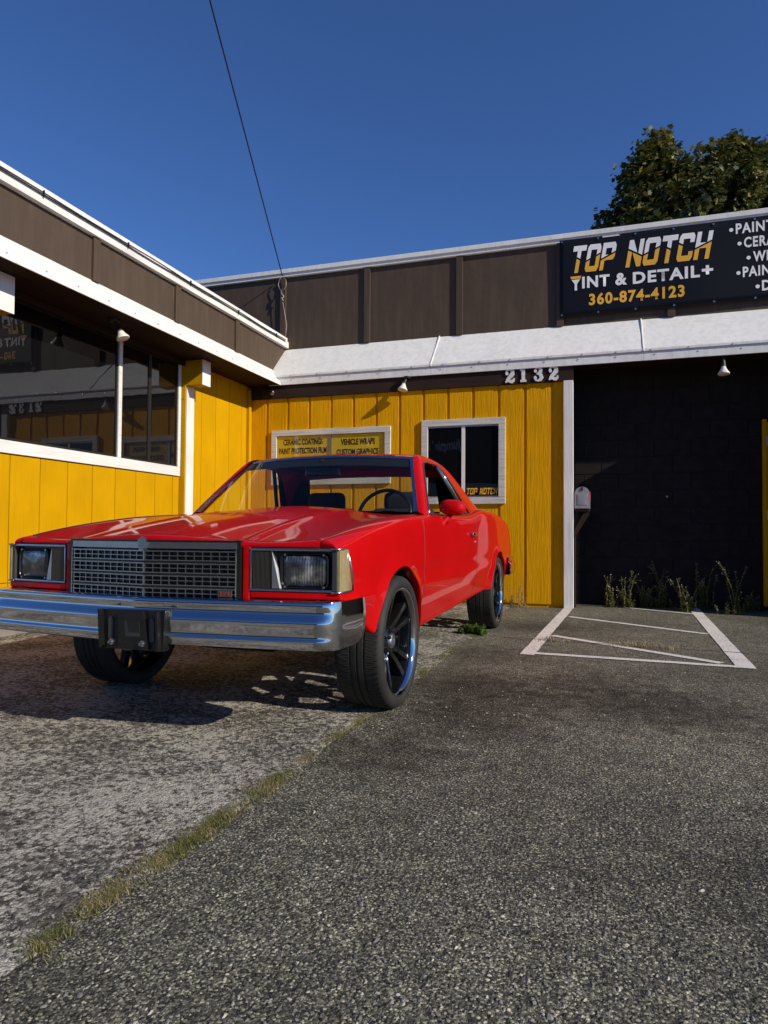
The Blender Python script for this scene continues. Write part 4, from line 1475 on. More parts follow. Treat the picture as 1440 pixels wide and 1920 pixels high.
# lamps
for sg in (1, -1):
    lamp = empty('headlamp_unit', (0, 0, 0), 0, car)
    def bx(m, v0, v1, u0, u1, z0, z1, bev=.003):
        m.bbox(min(sg * v0, sg * v1), max(sg * v0, sg * v1), u0, u1, z0, z1, bev, 2)
    m = MB()
    bx(m, .464, .830, UF - .010, UF + .004, .802, .813)
    bx(m, .464, .830, UF - .010, UF + .004, .636, .646)
    bx(m, .464, .473, UF - .0095, UF + .004, .6465, .8015)
    m.build('bezel', 'dull_chrome', lamp, True, 40)
    m = MB()
    bx(m, .4735, .8300, UF + .022, UF + .03, .6465, .8015, .001)
    m.build('bezel_back', 'black_plastic', lamp)
    # ribbed turn lamp
    m = MB()
    for k in range(15):
        a = .4745 + k * .0058
        m.poly_prism([(sg * a, UF - .002), (sg * (a + .0029), UF - .006), (sg * (a + .0058), UF - .002)], .648, .800, 'XY')
    bx(m, .4742, .5615, UF - .0018, UF + .02, .6475, .8005, .001)
    m.build('turn_lamp', 'ribbed', lamp)
    # bright wedge between the lamps
    MB().add([(sg * .562, UF - .008, .8005), (sg * .598, UF - .006, .648), (sg * .564, UF - .008, .648), (sg * .566, UF + .02, .8005), (sg * .612, UF + .02, .648), (sg * .564, UF + .02, .648)],
             [(0, 1, 2), (0, 3, 4, 1), (1, 4, 5, 2), (0, 2, 5, 3), (3, 5, 4)]).build('wedge', 'alloy', lamp)
    # headlamp: rounded rectangle with domed fluted glass
    def rrect(cx, cz, hw, hh, r, n=6):
        pts = []
        for (sx, sz, a0) in ((1, 1, 0), (-1, 1, PI / 2), (-1, -1, PI), (1, -1, 1.5 * PI)):
            for k in range(n + 1):
                a = a0 + PI / 2 * k / n
                pts.append((cx + sx * (hw - r) + r * math.cos(a), cz + sz * (hh - r) + r * math.sin(a)))
        return pts
    cx, cz = .703, .720
    rings = []
    for (k, du) in ((1.11, .0), (1.09, -.010), (1.03, -.012), (1.0, -.004), (.97, -.0015)):
        rings.append([(sg * (x), UF + .012 + du, z) for x, z in rrect(cx, cz, .100 * k, .066 * k, .026 * k)])
    MB().grid(rings, closed_v=True).build('lamp_ring', 'black_plastic', lamp, True, 45)
    rings = []
    for k in (1.0, .97, .9, .75, .5, .25, .02):
        rings.append([(sg * x, UF + .010 - .016 * (1 - k * k) ** .6 if k < 1 else UF + .012, z) for x, z in rrect(cx, cz, .098 * k, .064 * k, .025 * k)])
    MB().grid(rings, closed_v=True).build('headlight', 'headlamp', lamp, True, 60)
    m = MB()
    for (a, b) in ((.618, .655), (.79, .655), (.618, .786), (.79, .786)):
        m.lathe([(0, UF - .001), (.005, UF - .001), (.006, UF + .02)], 'Y', 8, (sg * a, 0, b))
    m.build('adjuster_screw', 'bolt', lamp)
    for ch in lamp.children:
        sweep(ch, .464, .830, .483, .832)

# grille: bent at the centre
GS = 1.043


def gu(v):
    return front(v * GS) - .010


gr = empty('grille', (0, 0, 0), 0, car)
for sg in (1, -1):
    def strip(m, v0, v1, z0, z1, du0, du1):
        vs = []
        for v in (v0, v1):
            for du in (du0, du1):
                for z in (z0, z1):
                    vs.append((sg * v * GS, gu(v) + du, z))
        m.add(vs, [(0, 1, 3, 2), (4, 6, 7, 5), (0, 4, 5, 1), (2, 3, 7, 6), (0, 2, 6, 4), (1, 5, 7, 3)])
    m = MB()
    strip(m, .02, .412, .806, .833, -.006, .02)
    strip(m, .0, .018, .798, .838, -.014, .02)
    m.build('top_bar', 'dull_chrome', gr)
    m = MB()
    strip(m, .0, .426, .582, .592, -.006, .03)
    strip(m, .4135, .426, .5925, .835, -.008, .03)
    strip(m, .0, .426, .8335, .842, -.004, .03)
    m.build('surround', 'black_plastic', gr)
    m = MB()
    strip(m, .407, .4125, .593, .805, -.011, .0)
    m.build('side_strip', 'chrome', gr)
    strip_m = MB()
    strip(strip_m, .0, .413, .592, .806, .03, .034)
    strip_m.build('mesh_back', 'black_plastic', gr)
    zb_ = .598
    for band in range(4):
        z0 = zb_ + band * .0525
        m = MB()
        for zz, tk in ((z0, .0022), (z0 + .0195, .0016), (z0 + .039, .0026)):
            strip(m, .0, .4065, zz - tk, zz + tk, -.002, .014)
        for k in range(12):
            vv = .004 + k * .0366
            strip(m, vv - .0017 if k else 0.0, vv + .0017, z0 - .002, z0 + .041, -.0005, .016)
        m.build('grille_band', 'dull_chrome', gr)
        if band < 3:
            m = MB()
            strip(m, .0, .4066, z0 + .0425, z0 + .0490, -.004, .02)
            m.build('divider', 'black_plastic', gr)
    if sg == 1:
        em = MB()
        strip(em, .335, .392, .608, .634, -.014, -.004)
        eo = em.build('emblem', 'grey_plastic', gr)
        em = MB()
        for (a0, a1, b0, b1) in ((.346, .351, .612, .630), (.378, .383, .612, .630)):
            strip(em, a0, a1, b0, b1, -.016, -.0145)
        em.add([(.351 * GS, gu(.351) - .0155, .630), (.3645 * GS, gu(.3645) - .0155, .616), (.378 * GS, gu(.378) - .0155, .630), (.372 * GS, gu(.372) - .0155, .630), (.3645 * GS, gu(.3645) - .0155, .622), (.357 * GS, gu(.357) - .0155, .630)], [(0, 1, 4, 5), (1, 2, 3, 4)])
        em.build('letter', 'emblem_red', eo)
cr = MB().poly_prism([(-.022, .842), (-.020, .812), (0, .796), (.020, .812), (.022, .842), (0, .856)], gu(0) - .016, gu(0) - .004).build('crest', 'dull_chrome', gr)

# bumpers: swept profile
def bumper_path(front=True):
    pts = []
    for v in np.linspace(-.80, .80, 41):
        pts.append((v, -.925 + .081 * (abs(v) / .80) ** 1.4, Vector((math.copysign(.142 * (abs(v) / .8) ** .4, v) if abs(v) > 1e-6 else 0, -1)).normalized()))
    for sgn_ in (1, -1):
        seg = []
        cv0, cu0 = .80 - .088 * math.sin(.141), -.844 + .088 * math.cos(.141)
        for a in np.linspace(0.25, 1.50, 12):
            seg.append((sgn_ * (cv0 + .088 * math.sin(a)), cu0 - .088 * math.cos(a), Vector((sgn_ * math.sin(a), -math.cos(a)))))
        v1, u1 = abs(seg[-1][0]), seg[-1][1]
        for k in range(1, 9):
            seg.append((sgn_ * (v1 + .016 * k / 8), u1 + .215 * k / 8, Vector((sgn_, -.07)).normalized()))
        pts = pts + seg if sgn_ > 0 else list(reversed(seg)) + pts
    return pts


BPROF = [(-.13, .603), (-.05, .606), (-.012, .604), (-.003, .600), (.001, .594), (.001, .585), (-.001, .570), (-.002, .560), (.0005, .554), (.010, .543), (.018, .533), (.022, .527), (.023, .520), (.021, .505), (.017, .480), (.015, .466), (.018, .460), (.022, .457), (.023, .451), (.020, .438), (.013, .423), (.006, .417), (-.01, .416), (-.06, .420)]
rows = []
path = bumper_path()
for i, (v, u, n) in enumerate(path):
    row = []
    for (o, z) in BPROF:
        zz = z
        ek = max(0.0, (u + .66) / .11) if abs(v) > .86 else 0.0
        if ek > 0 and z < .50:
            zz = z + .035 * min(1, ek) ** 2
        side = min(1.0, max(0.0, (abs(n.x) - .35) / .45))
        if -.02 < o:
            o = o * (1 - side) + side * (.012 - .006 * ((z - .512) / .09) ** 2)
        row.append((v + n.x * o, u + n.y * o, zz))
    rows.append(row)
bmp = MB().grid(rows).build('front_bumper', 'chrome', car, True, 60)
s_ = bmp.modifiers.new('thickness', 'SOLIDIFY')
s_.thickness = .004
s_.offset = -1
sweep(MB().bbox(-.445, .445, UF - .05, UF + .03, .560, .584, .004).build('filler_strip', 'black_plastic', car))
# licence plate bracket
lb = empty('plate_bracket', (0.045, 0, 0), 0, bmp)
lb.scale = (0.88, 1, 1)
fu = -.945
m = MB()
m.poly_prism([(-.185, .552), (.165, .558), (.155, .392), (-.165, .392)], fu - .012, fu + .03)
m.build('back_plate', 'black_plastic', lb, False)
pl = MB()
pl.poly_prism([(-.080, .548), (.055, .552), (.085, .398), (-.075, .395)], fu - .030, fu - .010)
pl.build('centre_boss', 'black_plastic', lb)
MB().poly_prism([(-.025, .512), (.040, .512), (.048, .466), (-.015, .466)], fu - .0335, fu - .0295).build('recess_plate', 'dark_trim', lb)
MB().add([(-.045, fu - .031, .515), (-.026, fu - .0335, .512), (-.016, fu - .0335, .466), (-.035, fu - .031, .448), (.050, fu - .031, .452), (.048, fu - .0335, .466)], [(0, 1, 2, 3), (3, 2, 5, 4)]).build('recess_lip', 'grey_plastic', lb)
for (va, tilt) in ((-.190, .012), (.135, .010)):
    MB().poly_prism([(va - .006, .555), (va + .006, .555), (va + .006 + tilt, .395), (va - .006 + tilt, .395)], fu - .034, fu - .006).build('side_rib', 'black_plastic', lb)
for va in (-.135, .098):
    pr = rrect(va, .475, .014, .048, .013)
    MB().poly_prism(pr, fu - .0165, fu - .0125).build('slot', 'grey_plastic', lb)
for va in (-.105, .068):
    MB().lathe([(0, fu - .058), (.006, fu - .057), (.006, fu - .042), (.013, fu - .042), (.013, fu - .032), (.006, fu - .029)], 'Y', 10, (va, 0, .425)).build('bolt', 'bolt', lb, True, 30)
# rear bumper
rows = []
for i, (v, u, n) in enumerate(path):
    uu = 4.05 - ((u + .80) if u < -.76 else .04 + (u + .76) * 2.1)
    rows.append([(v * 1.012 + n.x * o * .9, uu - n.y * o * .9, .455 + (z - .42) * .95) for (o, z) in BPROF])
rbm = MB().grid(rows).build('rear_bumper', 'chrome', car, True, 60)
s_ = rbm.modifiers.new('thickness', 'SOLIDIFY')
s_.thickness = .004
for sg in (1, -1):
    MB().bbox(min(sg * .90, sg * .922), max(sg * .90, sg * .922), 3.60, 3.68, .52, .60, .004).build('side_marker', 'red_lens', car)

# windscreen, roof, pillars
def ws_pt(s, t):
    """s -1..1 across, t 0 bottom..1 top"""
    vb, vt = .775, .612
    ub = .575 + .085 * s * s
    ut = 1.055 + .055 * s * s
    zb, ztp = 1.004 + .012 * (1 - s * s), 1.386 + .022 * (1 - s * s)
    v = s * (vb + (vt - vb) * t)
    u = ub + (ut - ub) * t
    z = zb + (ztp - zb) * t + .012 * math.sin(PI * t)
    return (v, u, z)


MB().grid([[ws_pt(s, t) for t in np.linspace(0, 1, 14)] for s in np.linspace(-1, 1, 30)]).build('windscreen', 'car_glass', car, True)


def ribbon_trim(name, pts, nrm_off, w, mat, parent):
    """flat bright strip along pts; w inward direction vectors list"""
    rows = [[Vector(p), Vector(p) + Vector(nrm_off[i]) * .005, Vector(p) + Vector(w[i]) + Vector(nrm_off[i]) * .005, Vector(p) + Vector(w[i])] for i, p in enumerate(pts)]
    return MB().grid(rows, closed_v=True).build(name, mat, parent, True, 40)


wn_ = Vector((0, -.62, .78))
tl = [ws_pt(-1.02, t) for t in np.linspace(0, 1, 12)]
tr_ = [ws_pt(1.01, t) for t in np.linspace(0, 1, 12)]
tt = [ws_pt(s, 1) for s in np.linspace(-1, 1, 24)]
trim = ribbon_trim('windscreen_trim', tl, [wn_] * 12, [(.034, 0, 0)] * 12, 'dull_chrome', car)
ribbon_trim('windscreen_trim', tr_, [wn_] * 12, [(-.026, 0, 0)] * 12, 'dull_chrome', car)
ribbon_trim('windscreen_trim', tt, [wn_] * 24, [(0, -.014, -.016)] * 24, 'dull_chrome', car)
# black frit strip inside top and the cowl
MB().grid([[(ws_pt(s, t)[0], ws_pt(s, t)[1] + .006, ws_pt(s, t)[2] - .004) for t in (.80, .86, .93, 1.0)] for s in np.linspace(-.97, .97, 24)]).build('sun_band', 'dark_trim', car, True)
MB().grid([[(s * .80, .55 + .09 * s * s, 1.0 + .010 * (1 - s * s)), (s * .79, .62 + .09 * s * s, .985), (s * .76, .80 + .05 * s * s, .995)] for s in np.linspace(-1, 1, 20)]).build('cowl', 'dark_trim', car, True)


def gh_v(z):
    return .826 - (z - 1.0) * .42


Oc = [(.655, .985), (.80, 1.125), (.95, 1.262), (1.06, 1.355), (1.13, 1.392), (1.25, 1.404), (1.45, 1.408), (1.65, 1.402), (1.82, 1.382), (1.97, 1.335), (2.10, 1.277), (2.29, 1.186), (2.42, 1.120), (2.52, 1.066)]
Wc = [(.735, .985), (.86, 1.105), (1.00, 1.235), (1.10, 1.325), (1.165, 1.356), (1.27, 1.366), (1.42, 1.370), (1.55, 1.364), (1.66, 1.335), (1.76, 1.270), (1.85, 1.198), (1.96, 1.108), (2.04, 1.045), (2.085, 1.005)]
fO = [crom(np.arange(len(Oc)), [p[i] for p in Oc]) for i in (0, 1)]
fW = [crom(np.arange(len(Wc)), [p[i] for p in Wc]) for i in (0, 1)]
for sg in (1, -1):
    rows = []
    for k in np.linspace(0, len(Oc) - 1, 66):
        o = (fO[0](k), fO[1](k))
        w = (fW[0](k), fW[1](k))
        row = []
        # roll from the roof skin over the edge
        vo = gh_v(o[1])
        row.append((sg * (vo - .045), o[0] + .002, o[1] + .014))
        row.append((sg * (vo - .024), o[0], o[1] + .010))
        row.append((sg * (vo - .008), o[0], o[1] + .002))
        for t in (0.0, .25, .5, .75, .93):
            u = o[0] + (w[0] - o[0]) * t
            z = o[1] - .010 + (w[1] - o[1] + .010) * t
            row.append((sg * (gh_v(z) + .003 * math.sin(PI * t)), u, z))
        row.append((sg * gh_v(w[1]), w[0], w[1]))
        row.append((sg * (gh_v(w[1]) - .03), w[0], w[1] - .002))
        row.append((sg * (gh_v(o[1]) - .05), o[0] + .01, o[1] - .02))
        rows.append(row)
    MB().grid(rows).build('roof_pillar', 'paint', car, True, 55)
    # bright window trim
    pts = [(sg * (gh_v(fW[1](k)) + .004), fW[0](k), fW[1](k)) for k in np.linspace(0.1, 13, 50)]
    MB().tube(pts, .0055, 6).build('window_trim', 'dull_chrome', car, True)
    # divider between door glass and quarter glass
    d0, d1 = (1.565, 1.360), (1.915, 1.004)
    MB().tube([(sg * (gh_v(d0[1]) + .004), d0[0], d0[1]), (sg * (gh_v(d1[1]) + .004), d1[0], d1[1])], .010, 8).build('glass_divider', 'chrome', car, True)
    MB().tube([(sg * (gh_v(d0[1]) - .008), d0[0] - .035, d0[1]), (sg * (gh_v(d1[1]) - .008), d1[0] - .04, d1[1])], .016, 6).build('glass_seal', 'dark_trim', car, True)
    q = [(1.575, 1.357), (1.64, 1.338), (1.75, 1.272), (1.85, 1.195), (1.96, 1.105), (2.04, 1.042), (2.08, 1.006), (1.925, 1.004)]
    MB().add([(sg * (gh_v(z) - .016), u, z) for u, z in q], [tuple(range(len(q)))]).build('quarter_glass', 'tinted', car)
    # belt strip along the door top
    MB().tube([(sg * (vmax(u) - .070), u, zt(u) + .003) for u in np.linspace(.72, 1.95, 20)], .006, 6).build('belt_trim', 'dull_chrome', car, True)
# roof skin
rows = []
for s in np.linspace(-1, 1, 30):
    row = []
    for k in np.linspace(0, 1, 18):
        uu0 = ws_pt(s, 1)[1] - .002
        u = uu0 + (1.93 - uu0) * k
        edge_z = np.interp(u, [1.05, 1.13, 1.25, 1.45, 1.65, 1.82, 1.95], [1.368, 1.404, 1.416, 1.420, 1.414, 1.395, 1.352])
        hw = gh_v(np.interp(u, [1.05, 1.13, 1.45, 1.82, 1.95], [1.37, 1.392, 1.408, 1.382, 1.342])) - .040
        z = edge_z + .022 * (1 - s * s) + (0.0 if k > 0 else 0.0)
        if k < .12:
            z = ws_pt(s, 1)[2] + (z - ws_pt(s, 1)[2]) * (k / .12) ** .7 + .004
        row.append((s * hw, u, z))
    row.append((s * (hw), 1.94, row[-1][2] - .05))
    rows.append(row)
rf = MB().grid(rows).build('roof', 'paint', car, True, 45)
MB().grid([[(s * .60, u, 1.375 + .018 * (1 - s * s)) for u in np.linspace(1.12, 1.92, 8)] for s in np.linspace(-1, 1, 12)]).build('headliner', 'interior', car, True)
# rear bulkhead with back window
bk = MB()
for sg in (1, -1):
    bk.add([(sg * .80, 2.02, .60), (sg * .80, 2.02, 1.03), (sg * .575, 2.02, 1.03), (sg * .575, 2.02, .60)], [(0, 1, 2, 3)])
    bk.add([(sg * .80, 2.02, 1.03), (sg * .665, 1.94, 1.37), (sg * .545, 1.94, 1.34), (sg * .575, 2.02, 1.045)], [(0, 1, 2, 3)])
bk.add([(-.575, 2.02, .60), (.575, 2.02, .60), (.575, 2.02, 1.045), (-.575, 2.02, 1.045)], [(0, 1, 2, 3)])
bk.add([(-.665, 1.94, 1.37), (.665, 1.94, 1.37), (.545, 1.94, 1.335), (-.545, 1.94, 1.335)], [(0, 1, 2, 3)])
bk.build('bulkhead', 'interior', car)
MB().add([(-.56, 2.018, 1.045), (.56, 2.018, 1.045), (.545, 1.945, 1.338), (-.545, 1.945, 1.338)], [(0, 1, 2, 3)]).build('rear_window', 'car_glass', car)
# cargo bed and tailgate
bd = MB()
bd.box(-.72, .72, 2.03, 4.06, .58, .62)
bd.box(-.72, .72, 2.024, 2.05, .621, 1.02)
bd.build('cargo_bed', 'paint', car)
MB().bbox(-.70, .70, 4.04, 4.10, .56, .99, .012, 3).build('tailgate', 'paint', car, True, 40)

# cabin
m = MB()
m.bbox(-.74, .74, .62, .92, .80, .985, .03, 3)
m.bbox(.26, .56, .86, .98, .88, 1.02, .03, 3)
m.build('dashboard', 'interior', car, True, 50)
for cv_ in (-.235, .40):
    st = MB()
    st.bbox(cv_ - .24, cv_ + .24, 1.15, 1.62, .50, .66, .05, 4)
    st.bbox(cv_ - .23, cv_ + .23, 1.52, 1.68, .60, 1.06, .05, 4)
    so = st.build('seat', 'interior', car, True, 60)
    MB().bbox(cv_ - .15, cv_ + .15, 1.54, 1.66, 1.02, 1.185, .055, 5).build('headrest', 'interior', so, True, 70)
swm = MB()
ring = []
cs = Vector((.42, 1.09, 1.0))
ax1, ax2 = Vector((1, 0, 0)), Vector((0, .40, .917))
rows = []
for a in np.linspace(0, 2 * PI, 40, endpoint=False):
    c = cs + (ax1 * math.cos(a) + ax2 * math.sin(a)) * .185
    rad = (ax1 * math.cos(a) + ax2 * math.sin(a))
    n = ax1.cross(ax2)
    rows.append([c + (rad * math.cos(b) + n * math.sin(b)) * .013 for b in np.linspace(0, 2 * PI, 8, endpoint=False)])
swm.grid(rows, closed_u=True, closed_v=True)
swm.tube([cs - ax1 * .18, cs, cs + ax1 * .18], .014, 6)
swm.tube([cs, cs - ax2 * .18], .014, 6)
swm.tube([cs, cs + Vector((0, -.25, -.12))], .03, 8)
swm.build('steering_wheel', 'black_plastic', car, True, 60)
mir = MB().bbox(-.13, .13, .985, 1.015, 1.262, 1.33, .02, 3).build('rear_view_mirror', 'black_plastic', car, True, 50)
MB().tube([(0, 1.01, 1.32), (0, 1.0, 1.385)], .010, 6).build('mirror_stem', 'black_plastic', mir)
# floor pan and underside
ub = MB()
ub.box(-.60, .60, .35, 4.0, .32, .38)
ub.box(-.55, .55, -.60, .35, .44, .50)
ub.box(-.76, .76, RW + .02, AXR - RW - .02, .385, .42)
ub.box(-.56, .56, -.70, -.60, .43, .60)
ub.box(-.80, .80, -.70, -.55, .50, .57)
ub.box(-.80, .80, AXR + RW + .05, 4.0, .44, .56)
ub.box(-.45, .45, -.12, .12, .27, .36)
ub.box(-.22, .22, -.10, .45, .25, .33)
ub.tube([(-.74, 0, ZC), (.74, 0, ZC)], .045, 8)
ub.tube([(-.74, AXR, ZC), (.74, AXR, ZC)], .05, 8)
ub.tube([(.12, .2, .26), (.12, 3.9, .28)], .03, 8)
ub.build('underbody', 'underbody', car)
MB().box(-.80, .80, -.66, .66, .60, .72).build('engine_cover', 'underbody', car)
MB().box(-.83, .83, .45, .62, .40, .97).build('firewall', 'underbody', car)

# driver mirror
for sg in (1,):
    c = Vector((sg * .926, 0.975, 1.040))
    rows = []
    for t in np.linspace(0, PI, 15):
        r = math.sin(t)
        row = []
        for a in np.linspace(0, 2 * PI, 22, endpoint=False):
            ca, sa = math.cos(a), math.sin(a)
            p = 2.6
            k = (abs(ca) ** p + abs(sa) ** p) ** (-1 / p)
            y = -math.cos(t) * .058
            sq = r ** .62
            row.append((c.x + ca * k * .086 * sq, c.y + (y if y < .03 else .03 + (y - .03) * .2), c.z + sa * k * .052 * sq - .006 * sg * ca))
        rows.append(row)
    mo = MB().grid(rows, closed_v=True).build('side_mirror', 'paint', car, True, 70)
    MB().tube([(sg * .865, .90, .925), (sg * .885, .925, .955), (sg * .905, .965, .985), (sg * .915, .985, 1.005)], [.022, .018, .016, .020], 10).build('mirror_arm', 'paint', mo, True, 60)

# wheels
def tyre_mesh():
    Rt, hw = .332, .122
    prof = [(.262, .100), (.270, .112), (.285, .119), (.300, .121), (.314, .117), (.322, .109), (.3275, .099), (.3295, .088), (.3300, .070), (.3305, .040), (.3255, .038), (.3255, .030), (.3308, .028), (.332, .006), (.3265, .004), (.3265, -.004), (.332, -.006), (.3308, -.028), (.3255, -.030), (.3255, -.038), (.3305, -.040), (.3300, -.070), (.3295, -.088), (.3275, -.099), (.322, -.109), (.314, -.117), (.300, -.121), (.285, -.119), (.270, -.112), (.262, -.100)]

    def mod(a, j):
        r, h = prof[j]
        if abs(h) > .036 and abs(h) < .112 and r > .318:
            ph = (a * 36 / PI + (abs(h) - .04) * 14) % 1.0
            return -.0045 if ph < .11 else 0.0
        return 0.0
    m = MB().lathe(prof, 'X', 432, (0, 0, 0), mod)
    return m


def rim_meshes():
    lip = MB().lathe([(.252, .090), (.256, .098), (.262, .102), (.272, .104), (.277, .108), (.276, .113), (.270, .114), (.262, .111), (.254, .104), (.250, .092)], 'X', 72)
    barrel = MB().lathe([(.262, -.10), (.250, -.09), (.238, -.02), (.240, .045), (.249, .0895), (.2515, .0895), (.250, .06), (.246, .03), (.244, -.02), (.256, -.09)], 'X', 72)
    sp = MB()
    n = 5
    for k in range(n):
        a = 2 * PI * k / n + .35
        for side in (-1, 1):
            rows = []
            for t in np.linspace(0, 1, 9):
                r = .035 + .212 * t
                off = side * (.020 + .034 * t * t)
                x = .030 + .050 * t * t + .012 * math.sin(PI * t)
                w = .023 - .004 * math.sin(PI * t)
                d = Vector((0, math.cos(a), math.sin(a)))
                p = Vector((0, -math.sin(a), math.cos(a)))
                c = d * r + p * off
                rows.append([c + p * w + Vector((x - .02, 0, 0)), c + p * w * .7 + Vector((x + .004, 0, 0)), c - p * w * .7 + Vector((x + .004, 0, 0)), c - p * w + Vector((x - .02, 0, 0)), c - p * w * .6 + Vector((x - .045, 0, 0)), c + p * w * .6 + Vector((x - .045, 0, 0))])
            sp.grid(rows, closed_v=True)
    sp.lathe([(.0, .056), (.05, .054), (.070, .044), (.074, .01), (.06, -.02)], 'X', 36)
    cap = MB().lathe([(0, .0735), (.030, .072), (.036, .069), (.038, .054)], 'X', 28)
    nuts = MB().lathe([(0, .078), (.009, .076), (.010, .060)], 'X', 8)
    disc_ = MB().lathe([(.0, -.012), (.15, -.012), (.152, -.004), (.15, .004), (.0, .004)], 'X', 40)
    return lip, barrel, sp, cap, nuts, disc_


w0 = empty('wheel', (0, 0, 0), 0, car)
ty = tyre_mesh().build('tyre', 'tyre', w0, True, 38)
lip, barrel, sp, cap, nuts, dsc = rim_meshes()
lip.build('rim_lip', 'chrome', w0, True, 60)
barrel.build('rim_barrel', 'gloss_black', w0, True, 60)
sp.build('spokes', 'gloss_black', w0, True, 40)
cap.build('hub_cap', 'alloy', w0, True, 60)
nt0 = nuts.build('wheel_nut', 'black_metal', w0, True, 40)
ntd = nt0.data
bpy.data.objects.remove(nt0)
for k in range(5):
    link('wheel_nut', ntd, w0, (0, .058 * math.cos(2 * PI * k / 5), .058 * math.sin(2 * PI * k / 5)))
dsc.build('brake_disc', 'alloy', w0, True, 40)
wheels = [w0]
for i in range(3):
    wc = w0.copy()
    COL.objects.link(wc)
    wc.parent = car
    for ch in w0.children:
        c2 = ch.copy()
        COL.objects.link(c2)
        c2.parent = wc
    wheels.append(wc)
for wv, (v, u, rz, rx) in zip(wheels, ((.776, 0.0, 0.0, .2), (-.776, 0.0, PI, .28), (.776, AXR, 0.0, .55), (-.776, AXR, PI, .1))):
    wv.location = (v, u, .3305)
    wv.rotation_euler = (rx, 0, rz)
    wv.rotation_mode = 'XYZ'

# ------------------------------------------------------------------ vegetation
def blades(m, rng, x, y, z, n, hmin, hmax, spread, w=.003, lean=.6):
    for _ in range(n):
        bx_ = x + rng.gauss(0, spread)
        by_ = y + rng.gauss(0, spread)
        a = rng.random() * 2 * PI
        h = rng.uniform(hmin, hmax)
        l = rng.uniform(.2, 1) * lean * h
        ca, sa = math.cos(a), math.sin(a)
        ww = w * rng.uniform(.6, 1.2)
        px, py = -sa * ww, ca * ww
        m.add([(bx_ - px, by_ - py, z), (bx_ + px, by_ + py, z), (bx_ + ca * l * .4 + px * .8, by_ + sa * l * .4 + py * .8, z + h * .62), (bx_ + ca * l * .4 - px * .8, by_ + sa * l * .4 - py * .8, z + h * .62), (bx_ + ca * l, by_ + sa * l, z + h)],
              [(0, 1, 2, 3), (3, 2, 4)])


rg = random.Random(3)


def gx(y):
    return float(np.interp(y, [-8, -7.0, -6.6, -6.2, -5.8, -5.0, -2.3], [3.505, 3.510, 3.515, 3.535, 3.550, 3.565, 3.590]))


gm, gd = MB(), MB()
for i in range(9000):
    y = rg.uniform(-7.02, -1.9)
    dens = 1.0 if y < -5.95 else (.62 if -5.95 <= y < -5.72 and noise.noise((y * 9, 0, 0)) > -.1 else (.45 if noise.noise((y * 4.5, 2.2, 0)) > .05 else .10))
    if y < -6.9:
        dens = .8
    if y < -5.9:
        dens *= 1.0 if noise.noise((y * 5.5, 3.3, 0)) > -.12 else .3
    if rg.random() > dens:
        continue
    wd = (.021 if y < -5.95 else .015) * (1 + .5 * noise.noise((y * 4, 9, 0)))
    cx = gx(y) + .015 * noise.noise((y * 3, 5, 0))
    tgt = gd if (noise.noise((y * 7, 1, 8)) + rg.uniform(-.5, .5)) > .20 else gm
    blades(tgt, rg, cx + rg.gauss(0, wd), y, .0, 6, .004, .013 if y < -5.9 else .011, .009, .0010, 2.4)
tag(gm.build('grass_strip', 'grass', fix=False), 'short green grass growing along the joint between concrete and asphalt', 'grass', kind='stuff')
for (x, y, n, s) in ((4.25, -2.50, 90, .06), (4.42, -2.50, 60, .06), (4.80, -2.54, 90, .06), (4.95, -2.53, 110, .05), (5.12, -2.58, 110, .05), (5.55, -2.62, 40, .04), (3.55, -0.12, 60, .07), (3.80, -.10, 70, .06)):
    blades(gd if n > 80 else gm, rg, x, y, .004, n, .012, .04, s, .002, 1.2)
tag(gd.build('dry_grass', 'dry_grass', fix=False), 'dry yellowed grass in the cracks of the lot', 'grass', kind='stuff')


